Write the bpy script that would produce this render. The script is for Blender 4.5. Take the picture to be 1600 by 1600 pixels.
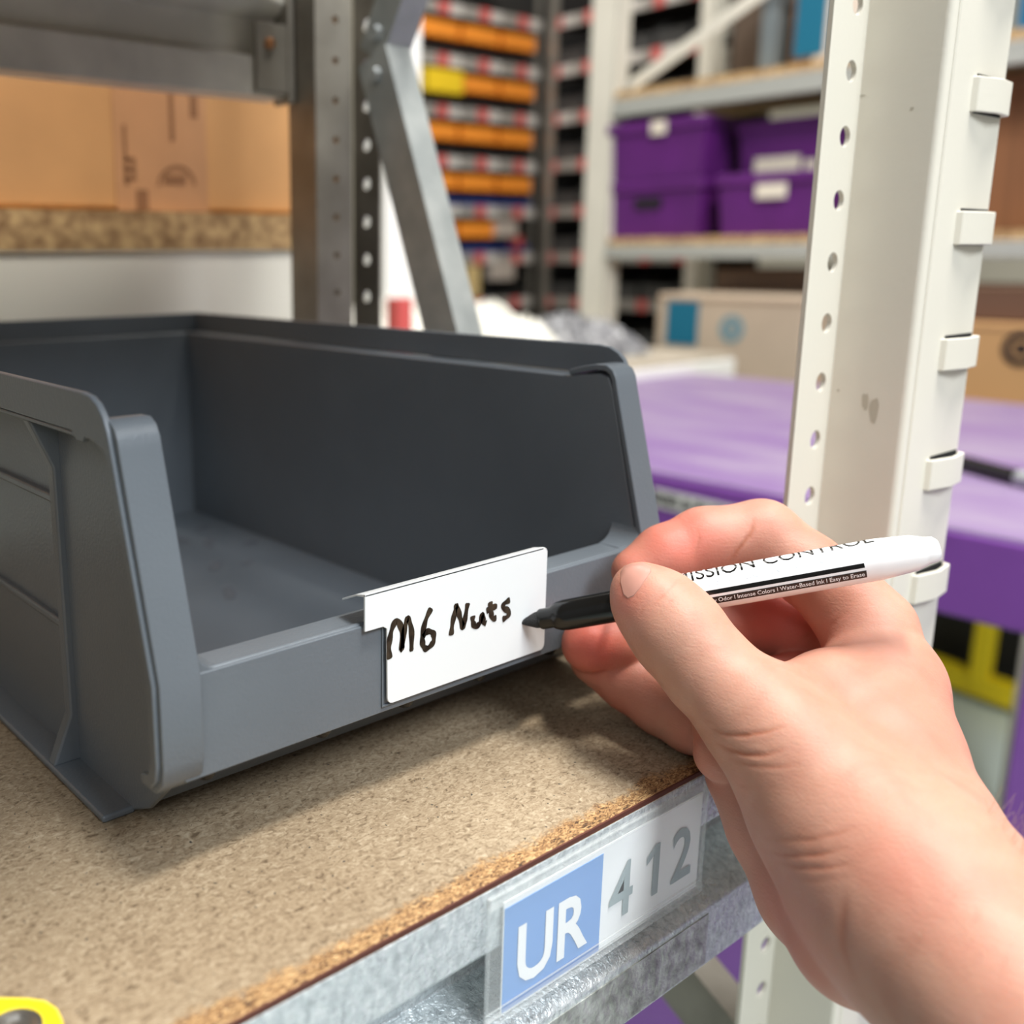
import bpy, bmesh, math, random
import numpy as np
from mathutils import Vector, Matrix
random.seed(7)
for o in list(bpy.data.objects): bpy.data.objects.remove(o)
SC = bpy.context.scene
COL = SC.collection

# ------------------------------------------------------------------ camera
F, CX, CY = 1576.9, 531.75, 752.3
ROT = np.array([[0.789923776650297, -0.6131684676633685, -0.006697562682668391],
                [-0.1394917311519462, -0.1690450721304183, -0.975687357983414],
                [0.5971285322464209, 0.7716528972613128, -0.21906465284353133]])
CAM = np.array([0, 0, .16])
cam_data = bpy.data.cameras.new('camera')
cam = bpy.data.objects.new('camera', cam_data); COL.objects.link(cam)
m = Matrix.Identity(4)
for i in range(3):
    m[i][0] = ROT[0][i]; m[i][1] = -ROT[1][i]; m[i][2] = -ROT[2][i]; m[i][3] = CAM[i]
cam.matrix_world = m
cam_data.sensor_width = 36; cam_data.sensor_fit = 'HORIZONTAL'
cam_data.lens = F / 1600 * 36
cam_data.shift_x = (800 - CX) / 1600; cam_data.shift_y = (CY - 800) / 1600
cam_data.clip_start = .01
cam_data.dof.use_dof = True
cam_data.dof.focus_distance = .305
cam_data.dof.aperture_fstop = 7.2
SC.camera = cam

# ------------------------------------------------------------------ world, lights, exposure
w = bpy.data.worlds.new('world'); SC.world = w; w.use_nodes = True
w.node_tree.nodes['Background'].inputs[0].default_value = (1.0, .95, .88, 1)
w.node_tree.nodes['Background'].inputs[1].default_value = .17
SC.view_settings.view_transform = 'Standard'; SC.view_settings.look = 'None'
SC.view_settings.exposure = 0.0; SC.view_settings.gamma = 1
def area(name, loc, target, sx, sy, watts, col):
    l = bpy.data.lights.new(name, 'AREA'); l.shape = 'RECTANGLE'; l.size = sx; l.size_y = sy
    l.energy = watts; l.color = col
    o = bpy.data.objects.new(name, l); COL.objects.link(o); o.location = loc
    d = Vector(target) - Vector(loc); o.rotation_euler = d.to_track_quat('-Z', 'Y').to_euler()
    return o
area('ceiling_or_fill_light', (.50, -.17, 2.1), (.25, .2, 0), .9, .22, 80, (1, .97, .91))
area('ceiling_or_fill_light', (1.5, -.6, 2.2), (1.2, .3, 0), .6, 1.6, 16, (1, .98, .95))
area('ceiling_or_fill_light', (.25, -1.4, 1.65), (.3, .25, .05), .7, .7, 44, (.86, .93, 1))  # added cool fill to brighten the front-facing sides, not a room fixture
area('ceiling_or_fill_light', (-1.0, -1.0, 1.05), (.3, .5, .2), .8, .8, 7, (.9, .95, 1))  # added weak fill from the left, reaching under the upper shelf
area('ceiling_or_fill_light', (1.7, 1.3, 2.3), (1.7, 1.35, 0), .5, 2.4, 26, (1, .96, .9))
area('ceiling_or_fill_light', (1.6, 2.0, 2.3), (2.2, 3.2, 0.2), .5, 1.5, 26, (1, .96, .9))

# ------------------------------------------------------------------ placing helpers
def ray(px, py): return ROT.T @ np.array([px - CX, py - CY, F])
def atz(px, py, z): d = ray(px, py); return Vector(CAM + d * ((z - CAM[2]) / d[2]))
def aty(px, py, y): d = ray(px, py); return Vector(CAM + d * (y / d[1]))
def atx(px, py, x): d = ray(px, py); return Vector(CAM + d * (x / d[0]))
def atd(px, py, dep): return Vector(CAM + ray(px, py) * (dep / F))

# ------------------------------------------------------------------ materials
def mat(name, col, rough=.5, metal=0, spec=.5, var=0, vscale=20, col2=None, bump=0, bscale=200, stretch=None, coat=0, sss=0):
    mt = bpy.data.materials.new(name); mt.use_nodes = True
    nt = mt.node_tree; b = nt.nodes['Principled BSDF']
    b.inputs['Roughness'].default_value = rough; b.inputs['Metallic'].default_value = metal
    b.inputs['Specular IOR Level'].default_value = spec
    b.inputs['Coat Weight'].default_value = coat
    b.inputs['Base Color'].default_value = (*col, 1)
    tc = nt.nodes.new('ShaderNodeTexCoord'); mp = nt.nodes.new('ShaderNodeMapping')
    nt.links.new(tc.outputs['Object'], mp.inputs[0])
    if stretch: mp.inputs['Scale'].default_value = stretch
    if var or col2:
        n = nt.nodes.new('ShaderNodeTexNoise'); n.inputs['Scale'].default_value = vscale; n.inputs['Detail'].default_value = 6
        nt.links.new(mp.outputs[0], n.inputs[0])
        r = nt.nodes.new('ShaderNodeValToRGB'); r.color_ramp.elements[0].position = .35; r.color_ramp.elements[1].position = .65
        c2 = col2 if col2 else tuple(c * (1 - var) for c in col)
        r.color_ramp.elements[0].color = (*c2, 1); r.color_ramp.elements[1].color = (*col, 1)
        nt.links.new(n.outputs[0], r.inputs[0]); nt.links.new(r.outputs[0], b.inputs['Base Color'])
    if bump:
        n2 = nt.nodes.new('ShaderNodeTexNoise'); n2.inputs['Scale'].default_value = bscale; n2.inputs['Detail'].default_value = 4
        nt.links.new(mp.outputs[0], n2.inputs[0])
        bp = nt.nodes.new('ShaderNodeBump'); bp.inputs['Strength'].default_value = bump; bp.inputs['Distance'].default_value = .001
        nt.links.new(n2.outputs[0], bp.inputs['Height']); nt.links.new(bp.outputs[0], b.inputs['Normal'])
    return mt
def nodes(mt): return mt.node_tree, mt.node_tree.nodes['Principled BSDF']
def ramp(nt, src, pts, interp='LINEAR'):
    r = nt.nodes.new('ShaderNodeValToRGB'); r.color_ramp.interpolation = interp
    while len(r.color_ramp.elements) < len(pts): r.color_ramp.elements.new(.5)
    for e, (p, c) in zip(r.color_ramp.elements, pts):
        e.position = p; e.color = (*c, 1) if len(c) == 3 else c
    nt.links.new(src, r.inputs[0]); return r.outputs[0]
def noise(nt, scale, detail=4, stretch=None, dist=0, kind='ShaderNodeTexNoise'):
    tc = nt.nodes.new('ShaderNodeTexCoord'); mp = nt.nodes.new('ShaderNodeMapping')
    if stretch: mp.inputs['Scale'].default_value = stretch
    nt.links.new(tc.outputs['Object'], mp.inputs[0])
    n = nt.nodes.new(kind); n.inputs['Scale'].default_value = scale
    if kind == 'ShaderNodeTexNoise': n.inputs['Detail'].default_value = detail; n.inputs['Distortion'].default_value = dist
    nt.links.new(mp.outputs[0], n.inputs['Vector']); return n.outputs[0]
def mix(nt, fac, a, b, mode='MIX'):
    n = nt.nodes.new('ShaderNodeMix'); n.data_type = 'RGBA'; n.blend_type = mode
    for s, v in ((0, fac), (6, a), (7, b)):
        if hasattr(v, 'links') or hasattr(v, 'is_linked'): nt.links.new(v, n.inputs[s])
        elif s == 0: n.inputs[0].default_value = v
        else: n.inputs[s].default_value = (*v, 1)
    return n.outputs[2]
def srgb(r, g, b):
    f = lambda c: ((c / 255 + .055) / 1.055) ** 2.4 if c > 10 else c / 255 / 12.92
    return (f(r), f(g), f(b))

M_BIN = mat('bin_plastic', (.150, .170, .190), .32, var=.14, vscale=14, bump=.12, bscale=900, spec=.5)
M_WHITE = mat('white_card', (.86, .88, .88), .3, spec=.5)
M_INK = mat('dry_ink', (.012, .010, .008), .25, col2=(.06, .045, .03), vscale=180)
M_BEIGE = mat('beige_paint', (.76, .72, .62), .38, var=.06, vscale=6, bump=.06, bscale=500, coat=.15)
M_BEIGE2 = mat('beige_paint_back', (.70, .67, .58), .45, var=.08, vscale=8)
M_SLOT = mat('slot_black', (.004, .004, .004), .8)
M_GALV = mat('galvanised', (.60, .64, .66), .38, metal=.85, col2=(.42, .46, .48), vscale=60, bump=.5, bscale=260, stretch=(.25, 1, 1))
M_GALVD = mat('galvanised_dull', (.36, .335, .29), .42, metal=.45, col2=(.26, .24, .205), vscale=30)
M_GALVP = mat('galvanised_brace', (.50, .53, .52), .55, metal=.35, col2=(.36, .39, .39), vscale=40)
M_PURP = mat('purple_plastic', (.20, .06, .34), .4, var=.15, vscale=10)
M_CRATE = mat('purple_crate', (.115, .012, .17), .5, var=.25, vscale=8)
M_BLACKP = mat('black_plastic', (.006, .006, .007), .22)
M_PENW = mat('pen_white', (.88, .88, .88), .22)
M_PENB = mat('pen_black', (.006, .006, .006), .2)
M_PENG = mat('pen_grey_print', (.62, .68, .74), .3)
M_YEL = mat('yellow', (.92, .70, .01), .45)
M_CARD = mat('cardboard', (.50, .27, .11), .75, var=.15, vscale=9)
M_CREAMBOX = mat('cream_cardboard', (.50, .40, .30), .7, var=.08, vscale=9)
M_TEAL = mat('teal_print', (.0, .13, .22), .6)
M_ORANGE = mat('orange_bin', (.85, .28, .03), .4)
M_BLUE = mat('blue_bin', (.025, .04, .15), .4)
M_BLK = mat('black_bin', (.014, .014, .014), .5)
M_STRIP = mat('label_strip', (.30, .28, .25), .5)
M_LABW = mat('label_white', (.55, .52, .48), .6)
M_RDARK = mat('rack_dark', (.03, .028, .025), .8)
M_RED = mat('red_label', (.55, .09, .08), .6)
M_CREAM = mat('cream_wall', (.75, .70, .58), .8)
M_FLOOR = mat('floor_paint', (.62, .72, .68), .35, var=.12, vscale=3)

# fibreboard top
M_BOARD = mat('fibreboard', (.4, .3, .18), .8)
nt, b = nodes(M_BOARD)
c = ramp(nt, noise(nt, 430, 6, (1, 1.6, 1), 1.2), [(.28, (.11, .072, .038)), (.42, (.255, .187, .115)), (.58, (.335, .26, .168)), (.75, (.45, .37, .26))])
big = ramp(nt, noise(nt, 9, 4), [(.35, (.80, .77, .74)), (.62, (1, 1, 1))])
c = mix(nt, 1.0, c, big, 'MULTIPLY')
sp = ramp(nt, noise(nt, 1100, 2, (1, .35, 1), 2.5), [(.66, (0, 0, 0)), (.71, (1, 1, 1))])
c = mix(nt, sp, c, (.10, .065, .035))
sp2 = ramp(nt, noise(nt, 620, 1), [(.73, (0, 0, 0)), (.76, (1, 1, 1))])
c = mix(nt, sp2, c, (.035, .03, .025))
cc = ramp(nt, noise(nt, 520, 5, (1, 2.2, 1), 1.5), [(.34, (.03, .014, .006)), (.45, (.20, .10, .038)), (.56, (.36, .21, .085)), (.70, (.52, .36, .18))])
geo = nt.nodes.new('ShaderNodeTexCoord'); sx = nt.nodes.new('ShaderNodeSeparateXYZ'); nt.links.new(geo.outputs['Object'], sx.inputs[0])
n_a = noise(nt, 55, 6); n_b = noise(nt, 500, 3)
ma = nt.nodes.new('ShaderNodeMath'); ma.operation = 'MULTIPLY_ADD'; nt.links.new(n_a, ma.inputs[0]); ma.inputs[1].default_value = .010; nt.links.new(sx.outputs['Y'], ma.inputs[2])
mb_ = nt.nodes.new('ShaderNodeMath'); mb_.operation = 'MULTIPLY_ADD'; nt.links.new(n_b, mb_.inputs[0]); mb_.inputs[1].default_value = .006; nt.links.new(ma.outputs[0], mb_.inputs[2])
mr = nt.nodes.new('ShaderNodeMapRange'); mr.inputs['From Min'].default_value = .1748; mr.inputs['From Max'].default_value = .1775; mr.inputs['To Min'].default_value = 1; mr.inputs['To Max'].default_value = 0
nt.links.new(mb_.outputs[0], mr.inputs['Value']); c = mix(nt, mr.outputs[0], c, cc)
nt.links.new(c, b.inputs['Base Color'])
bp = nt.nodes.new('ShaderNodeBump'); bp.inputs['Strength'].default_value = .35; bp.inputs['Distance'].default_value = .0006
nt.links.new(noise(nt, 800, 5), bp.inputs['Height']); nt.links.new(bp.outputs[0], b.inputs['Normal'])
# chip edge
M_CHIP = mat('chip_edge', (.4, .3, .18), .9)
nt, b = nodes(M_CHIP)
c = ramp(nt, noise(nt, 520, 5, (1, 2.2, 1), 1.5), [(.28, (.045, .022, .008)), (.45, (.33, .18, .065)), (.58, (.52, .33, .14)), (.72, (.66, .48, .27))])
nt.links.new(c, b.inputs['Base Color'])
bp = nt.nodes.new('ShaderNodeBump'); bp.inputs['Strength'].default_value = .9; bp.inputs['Distance'].default_value = .0015
nt.links.new(noise(nt, 600, 5), bp.inputs['Height']); nt.links.new(bp.outputs[0], b.inputs['Normal'])
M_CHIPFAR = mat('chipboard_far', (.62, .42, .2), .85, col2=(.25, .14, .06), vscale=110)

# clear plastic
M_CLEAR = bpy.data.materials.new('clear_plastic'); M_CLEAR.use_nodes = True
nt = M_CLEAR.node_tree; b = nt.nodes['Principled BSDF']
b.inputs['Base Color'].default_value = (.86, .9, .9, 1); b.inputs['Roughness'].default_value = .12
tr = nt.nodes.new('ShaderNodeBsdfTransparent'); mx = nt.nodes.new('ShaderNodeMixShader'); mx.inputs[0].default_value = .13
nt.links.new(tr.outputs[0], mx.inputs[1]); nt.links.new(b.outputs[0], mx.inputs[2])
nt.links.new(mx.outputs[0], nt.nodes['Material Output'].inputs[0])

# ------------------------------------------------------------------ mesh helpers
class MB:
    def __init__(s): s.v = []; s.f = []; s.mi = []
    def add(s, vs, fs, mi=0):
        n = len(s.v); s.v += [tuple(p) for p in vs]
        s.f += [tuple(i + n for i in f) for f in fs]; s.mi += [mi] * len(fs); return s
    def box(s, a, b, mi=0, fn=None):
        x0, y0, z0 = a; x1, y1, z1 = b
        vs = [(x0,y0,z0),(x1,y0,z0),(x1,y1,z0),(x0,y1,z0),(x0,y0,z1),(x1,y0,z1),(x1,y1,z1),(x0,y1,z1)]
        if fn: vs = [fn(Vector(p)) for p in vs]
        return s.add(vs, [(0,3,2,1),(4,5,6,7),(0,1,5,4),(1,2,6,5),(2,3,7,6),(3,0,4,7)], mi)
    def prism(s, poly, axis, a, b, mi=0, fn=None):
        """poly: 2D points; extruded along axis (0,1,2) from a to b"""
        def P(p, t):
            q = [p[0], p[1]]; q.insert(axis, t); v = Vector(q); return fn(v) if fn else v
        n = len(poly); vs = [P(p, a) for p in poly] + [P(p, b) for p in poly]
        fs = [tuple(range(n))[::-1], tuple(range(n, 2 * n))] + [(i, (i+1) % n, (i+1) % n + n, i + n) for i in range(n)]
        return s.add(vs, fs, mi)
    def strip(s, path, axis, a, b, t, mi=0, fn=None, closed=False):
        """thin bent sheet: path 2D, offset by t to its left, extruded along axis a..b"""
        n = len(path); off = []
        for i, p in enumerate(path):
            p0 = Vector(path[max(i-1, 0)]); p1 = Vector(path[min(i+1, n-1)])
            d1 = (Vector(p) - p0); d2 = (p1 - Vector(p))
            if d1.length < 1e-9: d1 = d2
            if d2.length < 1e-9: d2 = d1
            d1.normalize(); d2.normalize(); d = (d1 + d2).normalized()
            k = 1 / max(.4, d.dot(d1)); off.append((p[0] - d.y * t * k, p[1] + d.x * t * k))
        s.prism(list(path) + off[::-1], axis, a, b, mi, fn)
        return s
    def bar(s, p, q, w, h, up=(0, 0, 1), mi=0):
        p = Vector(p); q = Vector(q); d = (q - p).normalized(); u = Vector(up); sd = d.cross(u).normalized(); u = sd.cross(d)
        vs = []
        for e in (p, q):
            for a, c in ((-1,-1),(1,-1),(1,1),(-1,1)): vs.append(e + sd * a * w / 2 + u * c * h / 2)
        return s.add(vs, [(3,2,1,0),(4,5,6,7),(0,1,5,4),(1,2,6,5),(2,3,7,6),(3,0,4,7)], mi)
    def lathe(s, p, d, prof, n=32, mi=0, cap=True):
        """prof: (dist along, radius)"""
        d = Vector(d).normalized(); a = d.orthogonal().normalized(); c = d.cross(a); vs = []
        for t, r in prof:
            for i in range(n):
                g = 2 * math.pi * i / n; vs.append(Vector(p) + d * t + (a * math.cos(g) + c * math.sin(g)) * r)
        fs = []
        for k in range(len(prof) - 1):
            for i in range(n):
                j = (i + 1) % n; fs.append((k*n+i, k*n+j, (k+1)*n+j, (k+1)*n+i))
        if cap: fs += [tuple(range(n))[::-1], tuple(range((len(prof)-1)*n, len(prof)*n))]
        return s.add(vs, fs, mi)
    def build(s, name, mats, parent=None, bevel=0, smooth=False, seg=2, auto=None):
        me = bpy.data.meshes.new(name); me.from_pydata([tuple(v) for v in s.v], [], s.f)
        if not isinstance(mats, (list, tuple)): mats = [mats]
        for k in mats: me.materials.append(k)
        for p, i in zip(me.polygons, s.mi): p.material_index = i
        o = bpy.data.objects.new(name, me); COL.objects.link(o)
        bm = bmesh.new(); bm.from_mesh(me); bmesh.ops.recalc_face_normals(bm, faces=bm.faces); bm.to_mesh(me); bm.free()
        if bevel:
            md = o.modifiers.new('bevel', 'BEVEL'); md.width = bevel; md.segments = seg; md.limit_method = 'ANGLE'; md.angle_limit = math.radians(35)
            md.harden_normals = True; smooth = True
        if smooth:
            me.polygons.foreach_set('use_smooth', [True] * len(me.polygons))
            if not bevel: me.set_sharp_from_angle(angle=math.radians(40))
        if parent: o.parent = parent
        return o
def tag(o, label=None, cat=None, group=None, kind=None):
    if label: o['label'] = label
    if cat: o['category'] = cat
    if group: o['group'] = group
    if kind: o['kind'] = kind
    return o
def thing(name, label, cat, group=None, loc=(0, 0, 0), rz=0):
    o = bpy.data.objects.new(name, None); COL.objects.link(o); o.location = loc; o.rotation_euler = (0, 0, rz)
    o.empty_display_size = .01
    return tag(o, label, cat, group)
def arc(c, r, a0, a1, n=6):
    return [(c[0] + r * math.cos(math.radians(a0 + (a1-a0)*i/n)), c[1] + r * math.sin(math.radians(a0 + (a1-a0)*i/n))) for i in range(n+1)]
def refine(mb, L):
    bm = bmesh.new(); me = bpy.data.meshes.new('r'); me.from_pydata(mb.v, [], mb.f); bm.from_mesh(me)
    ys_ = [v.co.y for v in bm.verts]; y = min(ys_) + L
    while y < max(ys_):
        bmesh.ops.bisect_plane(bm, geom=bm.verts[:] + bm.edges[:] + bm.faces[:], plane_co=(0, y, 0), plane_no=(0, 1, 0)); y += L
    bm.to_mesh(me); out = MB(); out.add([tuple(v.co) for v in me.vertices], [tuple(p.vertices) for p in me.polygons]); bm.free(); bpy.data.meshes.remove(me); return out
def text_mesh(txt, size, fn, shear=0, space=1, bold=0, align='LEFT'):
    """returns MB of text laid out in 2D, mapped by fn(u, v)"""
    cu = bpy.data.curves.new('t', 'FONT'); cu.body = txt; cu.size = size; cu.shear = shear; cu.space_character = space; cu.offset = bold; cu.align_x = align
    cu.resolution_u = 3
    o = bpy.data.objects.new('t', cu); COL.objects.link(o)
    me = bpy.data.meshes.new_from_object(o.evaluated_get(bpy.context.evaluated_depsgraph_get()))
    mb = MB(); mb.add([fn(v.co.x, v.co.y) for v in me.vertices], [tuple(p.vertices) for p in me.polygons])
    bpy.data.objects.remove(o); bpy.data.curves.remove(cu); bpy.data.meshes.remove(me)
    return mb
def plate_with_holes(mb, P, u0, u1, v0, v1, hu, r, vs, t, mi=0, n=20):
    """P(u, v, w): plate in u,v thickness w 0..t with round holes at (hu, v) for v in vs"""
    vs = sorted(vs); pitch = vs[1] - vs[0]; edges = [v0] + [v - pitch/2 for v in vs] + [vs[-1] + pitch/2, v1]
    def quad(a, b):
        if b - a > 1e-6:
            q = [P(u0,a,0),P(u1,a,0),P(u1,b,0),P(u0,b,0),P(u0,a,t),P(u1,a,t),P(u1,b,t),P(u0,b,t)]
            mb.add(q, [(0,1,2,3),(7,6,5,4),(0,4,5,1),(2,6,7,3),(0,3,7,4),(1,5,6,2)], mi)
    quad(v0, vs[0] - pitch/2); quad(vs[-1] + pitch/2, v1)
    for c in vs:
        a, b = c - pitch/2, c + pitch/2; vv = []
        for wv in (0, t):
            for i in range(n):
                g = 2*math.pi*(i+.5)/n; vv.append(P(hu + r*math.cos(g), c + r*math.sin(g), wv))
            for i in range(n):
                g = 2*math.pi*(i+.5)/n; cx, cy = math.cos(g), math.sin(g)
                su = ((u1-hu) if cx > 0 else (hu-u0)); k = 1 / max(abs(cx), abs(cy))
                vv.append(P(hu + cx*k*su, c + cy*k*pitch/2, wv))
        fs = []
        for i in range(n):
            j = (i+1) % n
            fs += [(i, j, n+j, n+i), (2*n+i, 3*n+i, 3*n+j, 2*n+j), (i, 2*n+i, 2*n+j, j)]
            fs.append((n+i, n+j, 3*n+j, 3*n+i))
        mb.add(vv, fs, mi)

# ================================================================== SETTING
mb = MB(); mb.box((-3, -3, -1.10), (7, 7, -1.05)); tag(mb.build('floor', M_FLOOR), kind='structure')
mb = MB(); mb.box((4.6, -3, -1.05), (4.7, 7, 3)); tag(mb.build('wall_right', M_CREAM), kind='structure')
mb = MB(); mb.box((-3, 4.9, -1.05), (4.7, 5.0, 3)); tag(mb.build('wall_back', M_CREAM), kind='structure')

# ================================================================== SHELF BOARD
XL, XR = -.75, .36
def build_board():
    mb = MB(); rnd = random.Random(3)
    n = 420; ys = [.1725, .1705, .1690, .1675, .1660, .1645, .1632, .1622]
    vs = []
    for i in range(n + 1):
        x = XL + (XR - XL) * i / n
        wdt = .5 + .5 * math.sin(x * 31) * math.sin(x * 83 + 1) + rnd.uniform(-.25, .25)
        for k, y in enumerate(ys):
            q = k / (len(ys) - 1); j = 0 if k in (0,) else rnd.uniform(-.00035, .00035)
            dep = max(0, q - .35 * (1 - wdt) - .15) * .0016
            if k >= 6: j *= .2; dep = .0009 if k == 6 else .0014
            vs.append((x, y + j * 1.2, -dep - (abs(j) if k else 0)))
    K = len(ys)
    fs = [(i*K+k, (i+1)*K+k, (i+1)*K+k+1, i*K+k+1) for i in range(n) for k in range(K-1)]
    mb.add(vs, fs, 0)
    # top beyond the worn edge, back, underside
    mb.add([(XL, .1725, 0), (XR, .1725, 0), (XR, .56, 0), (XL, .56, 0)], [(0,1,2,3)], 0)
    mb.add([(XL, .1622, -.0015), (XR, .1622, -.0015), (XR, .1622, -.016), (XL, .1622, -.016)], [(0,1,2,3)], 1)
    mb.add([(XL, .1622, -.016), (XR, .1622, -.016), (XR, .56, -.016), (XL, .56, -.016)], [(0,3,2,1)], 0)
    mb.add([(XR, .1622, -.016), (XR, .56, -.016), (XR, .56, 0), (XR, .1622, 0)], [(0,1,2,3)], 1)
    mb.add([(XL, .56, -.016), (XR, .56, -.016), (XR, .56, 0), (XL, .56, 0)], [(0,3,2,1)], 1)
    o = mb.build('shelf_board', [M_BOARD, M_CHIP])
    return tag(o, 'tan fibreboard shelf with a crumbling chip edge, carrying the big grey bin', 'shelf')
build_board()

# ================================================================== FRONT RAIL (stepped galvanised beam)
def beam_profile(y0, z0, s=1, h=.076):
    # closed polygon in (y, z)
    return [(y0, z0), (y0, z0-.0185), (y0+s*.0015, z0-.0205), (y0+s*.019, z0-.0215), (y0+s*.020, z0-.044),
            (y0+s*.003, z0-.0495), (y0, z0-.0525), (y0, z0-h+.001), (y0+s*.002, z0-h), (y0+s*.03, z0-h), (y0+s*.03, z0-h+.0015),
            (y0+s*.0215, z0-h+.0015), (y0+s*.0215, z0-.0015), (y0+s*.03, z0-.0015), (y0+s*.03, z0)][:]
M_RAIL = mat('rail_galvanised', (.62, .67, .69), .34, metal=.4)
nt, b = nodes(M_RAIL)
c = ramp(nt, noise(nt, 420, 7, (.9, 1, .5), .6), [(.25, (.44, .48, .49)), (.5, (.64, .69, .70)), (.7, (.80, .84, .84))])
sc_ = ramp(nt, noise(nt, 95, 9, (1, 1, 5), 1.2), [(.485, (1, 1, 1)), (.5, (.66,)*3), (.515, (1, 1, 1))])
c = mix(nt, 1.0, c, sc_, 'MULTIPLY')
nt.links.new(c, b.inputs['Base Color'])
r_ = ramp(nt, noise(nt, 90, 5), [(.35, (.22,)*3), (.7, (.48,)*3)]); nt.links.new(r_, b.inputs['Roughness'])
bp = nt.nodes.new('ShaderNodeBump'); bp.inputs['Strength'].default_value = .9; bp.inputs['Distance'].default_value = .0007
nt.links.new(noise(nt, 700, 5, (.8, 1, .6), 1.0), bp.inputs['Height']); nt.links.new(bp.outputs[0], b.inputs['Normal'])
M_SPANGLE = mat('rail_spangle', (.30, .31, .28), .45, metal=.6, col2=(.62, .64, .60), vscale=150, bump=.8, bscale=300)
rail = thing('shelf_rail', 'stepped galvanised steel rail along the front edge of the fibreboard shelf', 'rail', loc=(0, .162, 0))
rail_mb = MB(); rail_mb.prism(beam_profile(0, -.0028), 0, XL, .388)
rail_mb.build('beam', M_RAIL, rail, bevel=.0006)
mb = MB(); mb.box((.155, -.0003, -.0765), (.281, 0.0001, -.0575)); tag(mb.build('dull_patch', M_SPANGLE, rail), 'duller mottled patch of zinc')
mb = MB(); mb.box((XL, .0001, -.0027), (.36, .03, -.0012)); mb.build('brown_liner', mat('liner', (.09, .025, .015), .6), rail)
# label holder
hold = thing('label_holder', 'clear plastic label holder clipped on the shelf rail with a blue and white location card', 'label holder', loc=(.171, .1612, -.003))
H = MB(); H.box((0, -.0016, -.0385), (.1, -.0010, -.0005)); H.build('clear_cover', M_CLEAR, hold, bevel=.0002)
H = MB(); H.box((0, -.0024, -.0028), (.1, -.0008, 0)); H.box((0, -.0024, -.0400), (.1, -.0008, -.0372)); H.box((0, -.0020, -.004), (.1, -.0015, -.0034)); H.box((0, -.0020, -.0355), (.1, -.0015, -.0349))
H.box((0, -.0020, -.04), (.0009, -.0008, 0)); H.box((.0991, -.0020, -.04), (.1, -.0008, 0))
H.build('edge_strip', M_CLEAR, hold, bevel=.0003)
card = MB(); card.box((.007, -.0007, -.0385), (.0985, -.0004, -.0045))
cd = card.build('location_card', M_WHITE, hold)
c2 = MB(); c2.box((.0073, -.00085, -.0385), (.0485, -.0007, -.0065)); c2.build('blue_panel', mat('blue_print', (.10, .30, .66), .5), cd)
c2 = MB(); c2.box((.0073, -.00095, -.0385), (.0485, -.00085, -.0357)); c2.build('dark_blue_line', mat('blue_print_dark', (.04, .16, .45), .5), cd)
def card_fn(u, v): return Vector((u, -.00105, v))
t1 = text_mesh('UR', .0245, lambda u, v: card_fn(.0118 + u*.93, -.0325 + v*1.06), bold=.00055); t1.build('letters', mat('card_white', (.82, .84, .84), .5), cd)
M_CG = mat('card_grey', (.30, .37, .38), .5)
text_mesh('4', .0245, lambda u, v: card_fn(.0522 + u*.95, -.0312 + v*1.04), bold=.0003).build('digit', M_CG, cd)
one = MB(); one.prism([(.0735, -.0312), (.0735, -.0170), (.0700, -.0192), (.0700, -.0167), (.0742, -.0137), (.0765, -.0137), (.0765, -.0312)], 1, -.00105, -.0010); one.build('digit', M_CG, cd)
text_mesh('2', .0245, lambda u, v: card_fn(.0828 + u*.95, -.0312 + v*1.04), bold=.0003).build('digit', M_CG, cd)

# ================================================================== THE BIG GREY BIN
binr = thing('storage_bin', 'big grey plastic open-fronted storage bin standing on the fibreboard shelf', 'storage bin', loc=(.21, .40, 0))
bo = Vector((.21, .40, 0))
def bl(v): return v - bo
def lean(v):   # side walls lean outward a little
    return Vector((v.x, v.y, v.z)) - bo
YB_, YF = .5425, .213
side = [(.250, .001), (YB_, .001), (YB_, .1150), (.2480, .1150), (.2350, .1168), (.2305, .1160), (.2283, .1115), (YF+.001, .0557), (YF+.001, .034), (.2175, .0275), (.2400, .006)]
B = MB()
for sx in (-1, 1):
    xo = .21 + sx * .0945; xi = .21 + sx * .0920
    B.prism(side, 0, xo, xi, fn=bl)
B.box((.1160, YB_-.0025, .001), (.3040, YB_, .115), fn=bl)                       # back wall
B.box((.117, .250, .0022), (.303, YB_, .0047), fn=bl)                            # floor
B.prism([(.250, .0022), (.250, .0047), (.2235, .0290), (.2175, .0290), (.2175, .0266), (.2225, .0266)], 0, .117, .303, fn=bl)  # rising front of floor
B.build('body', M_BIN, binr, bevel=.0008)
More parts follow.
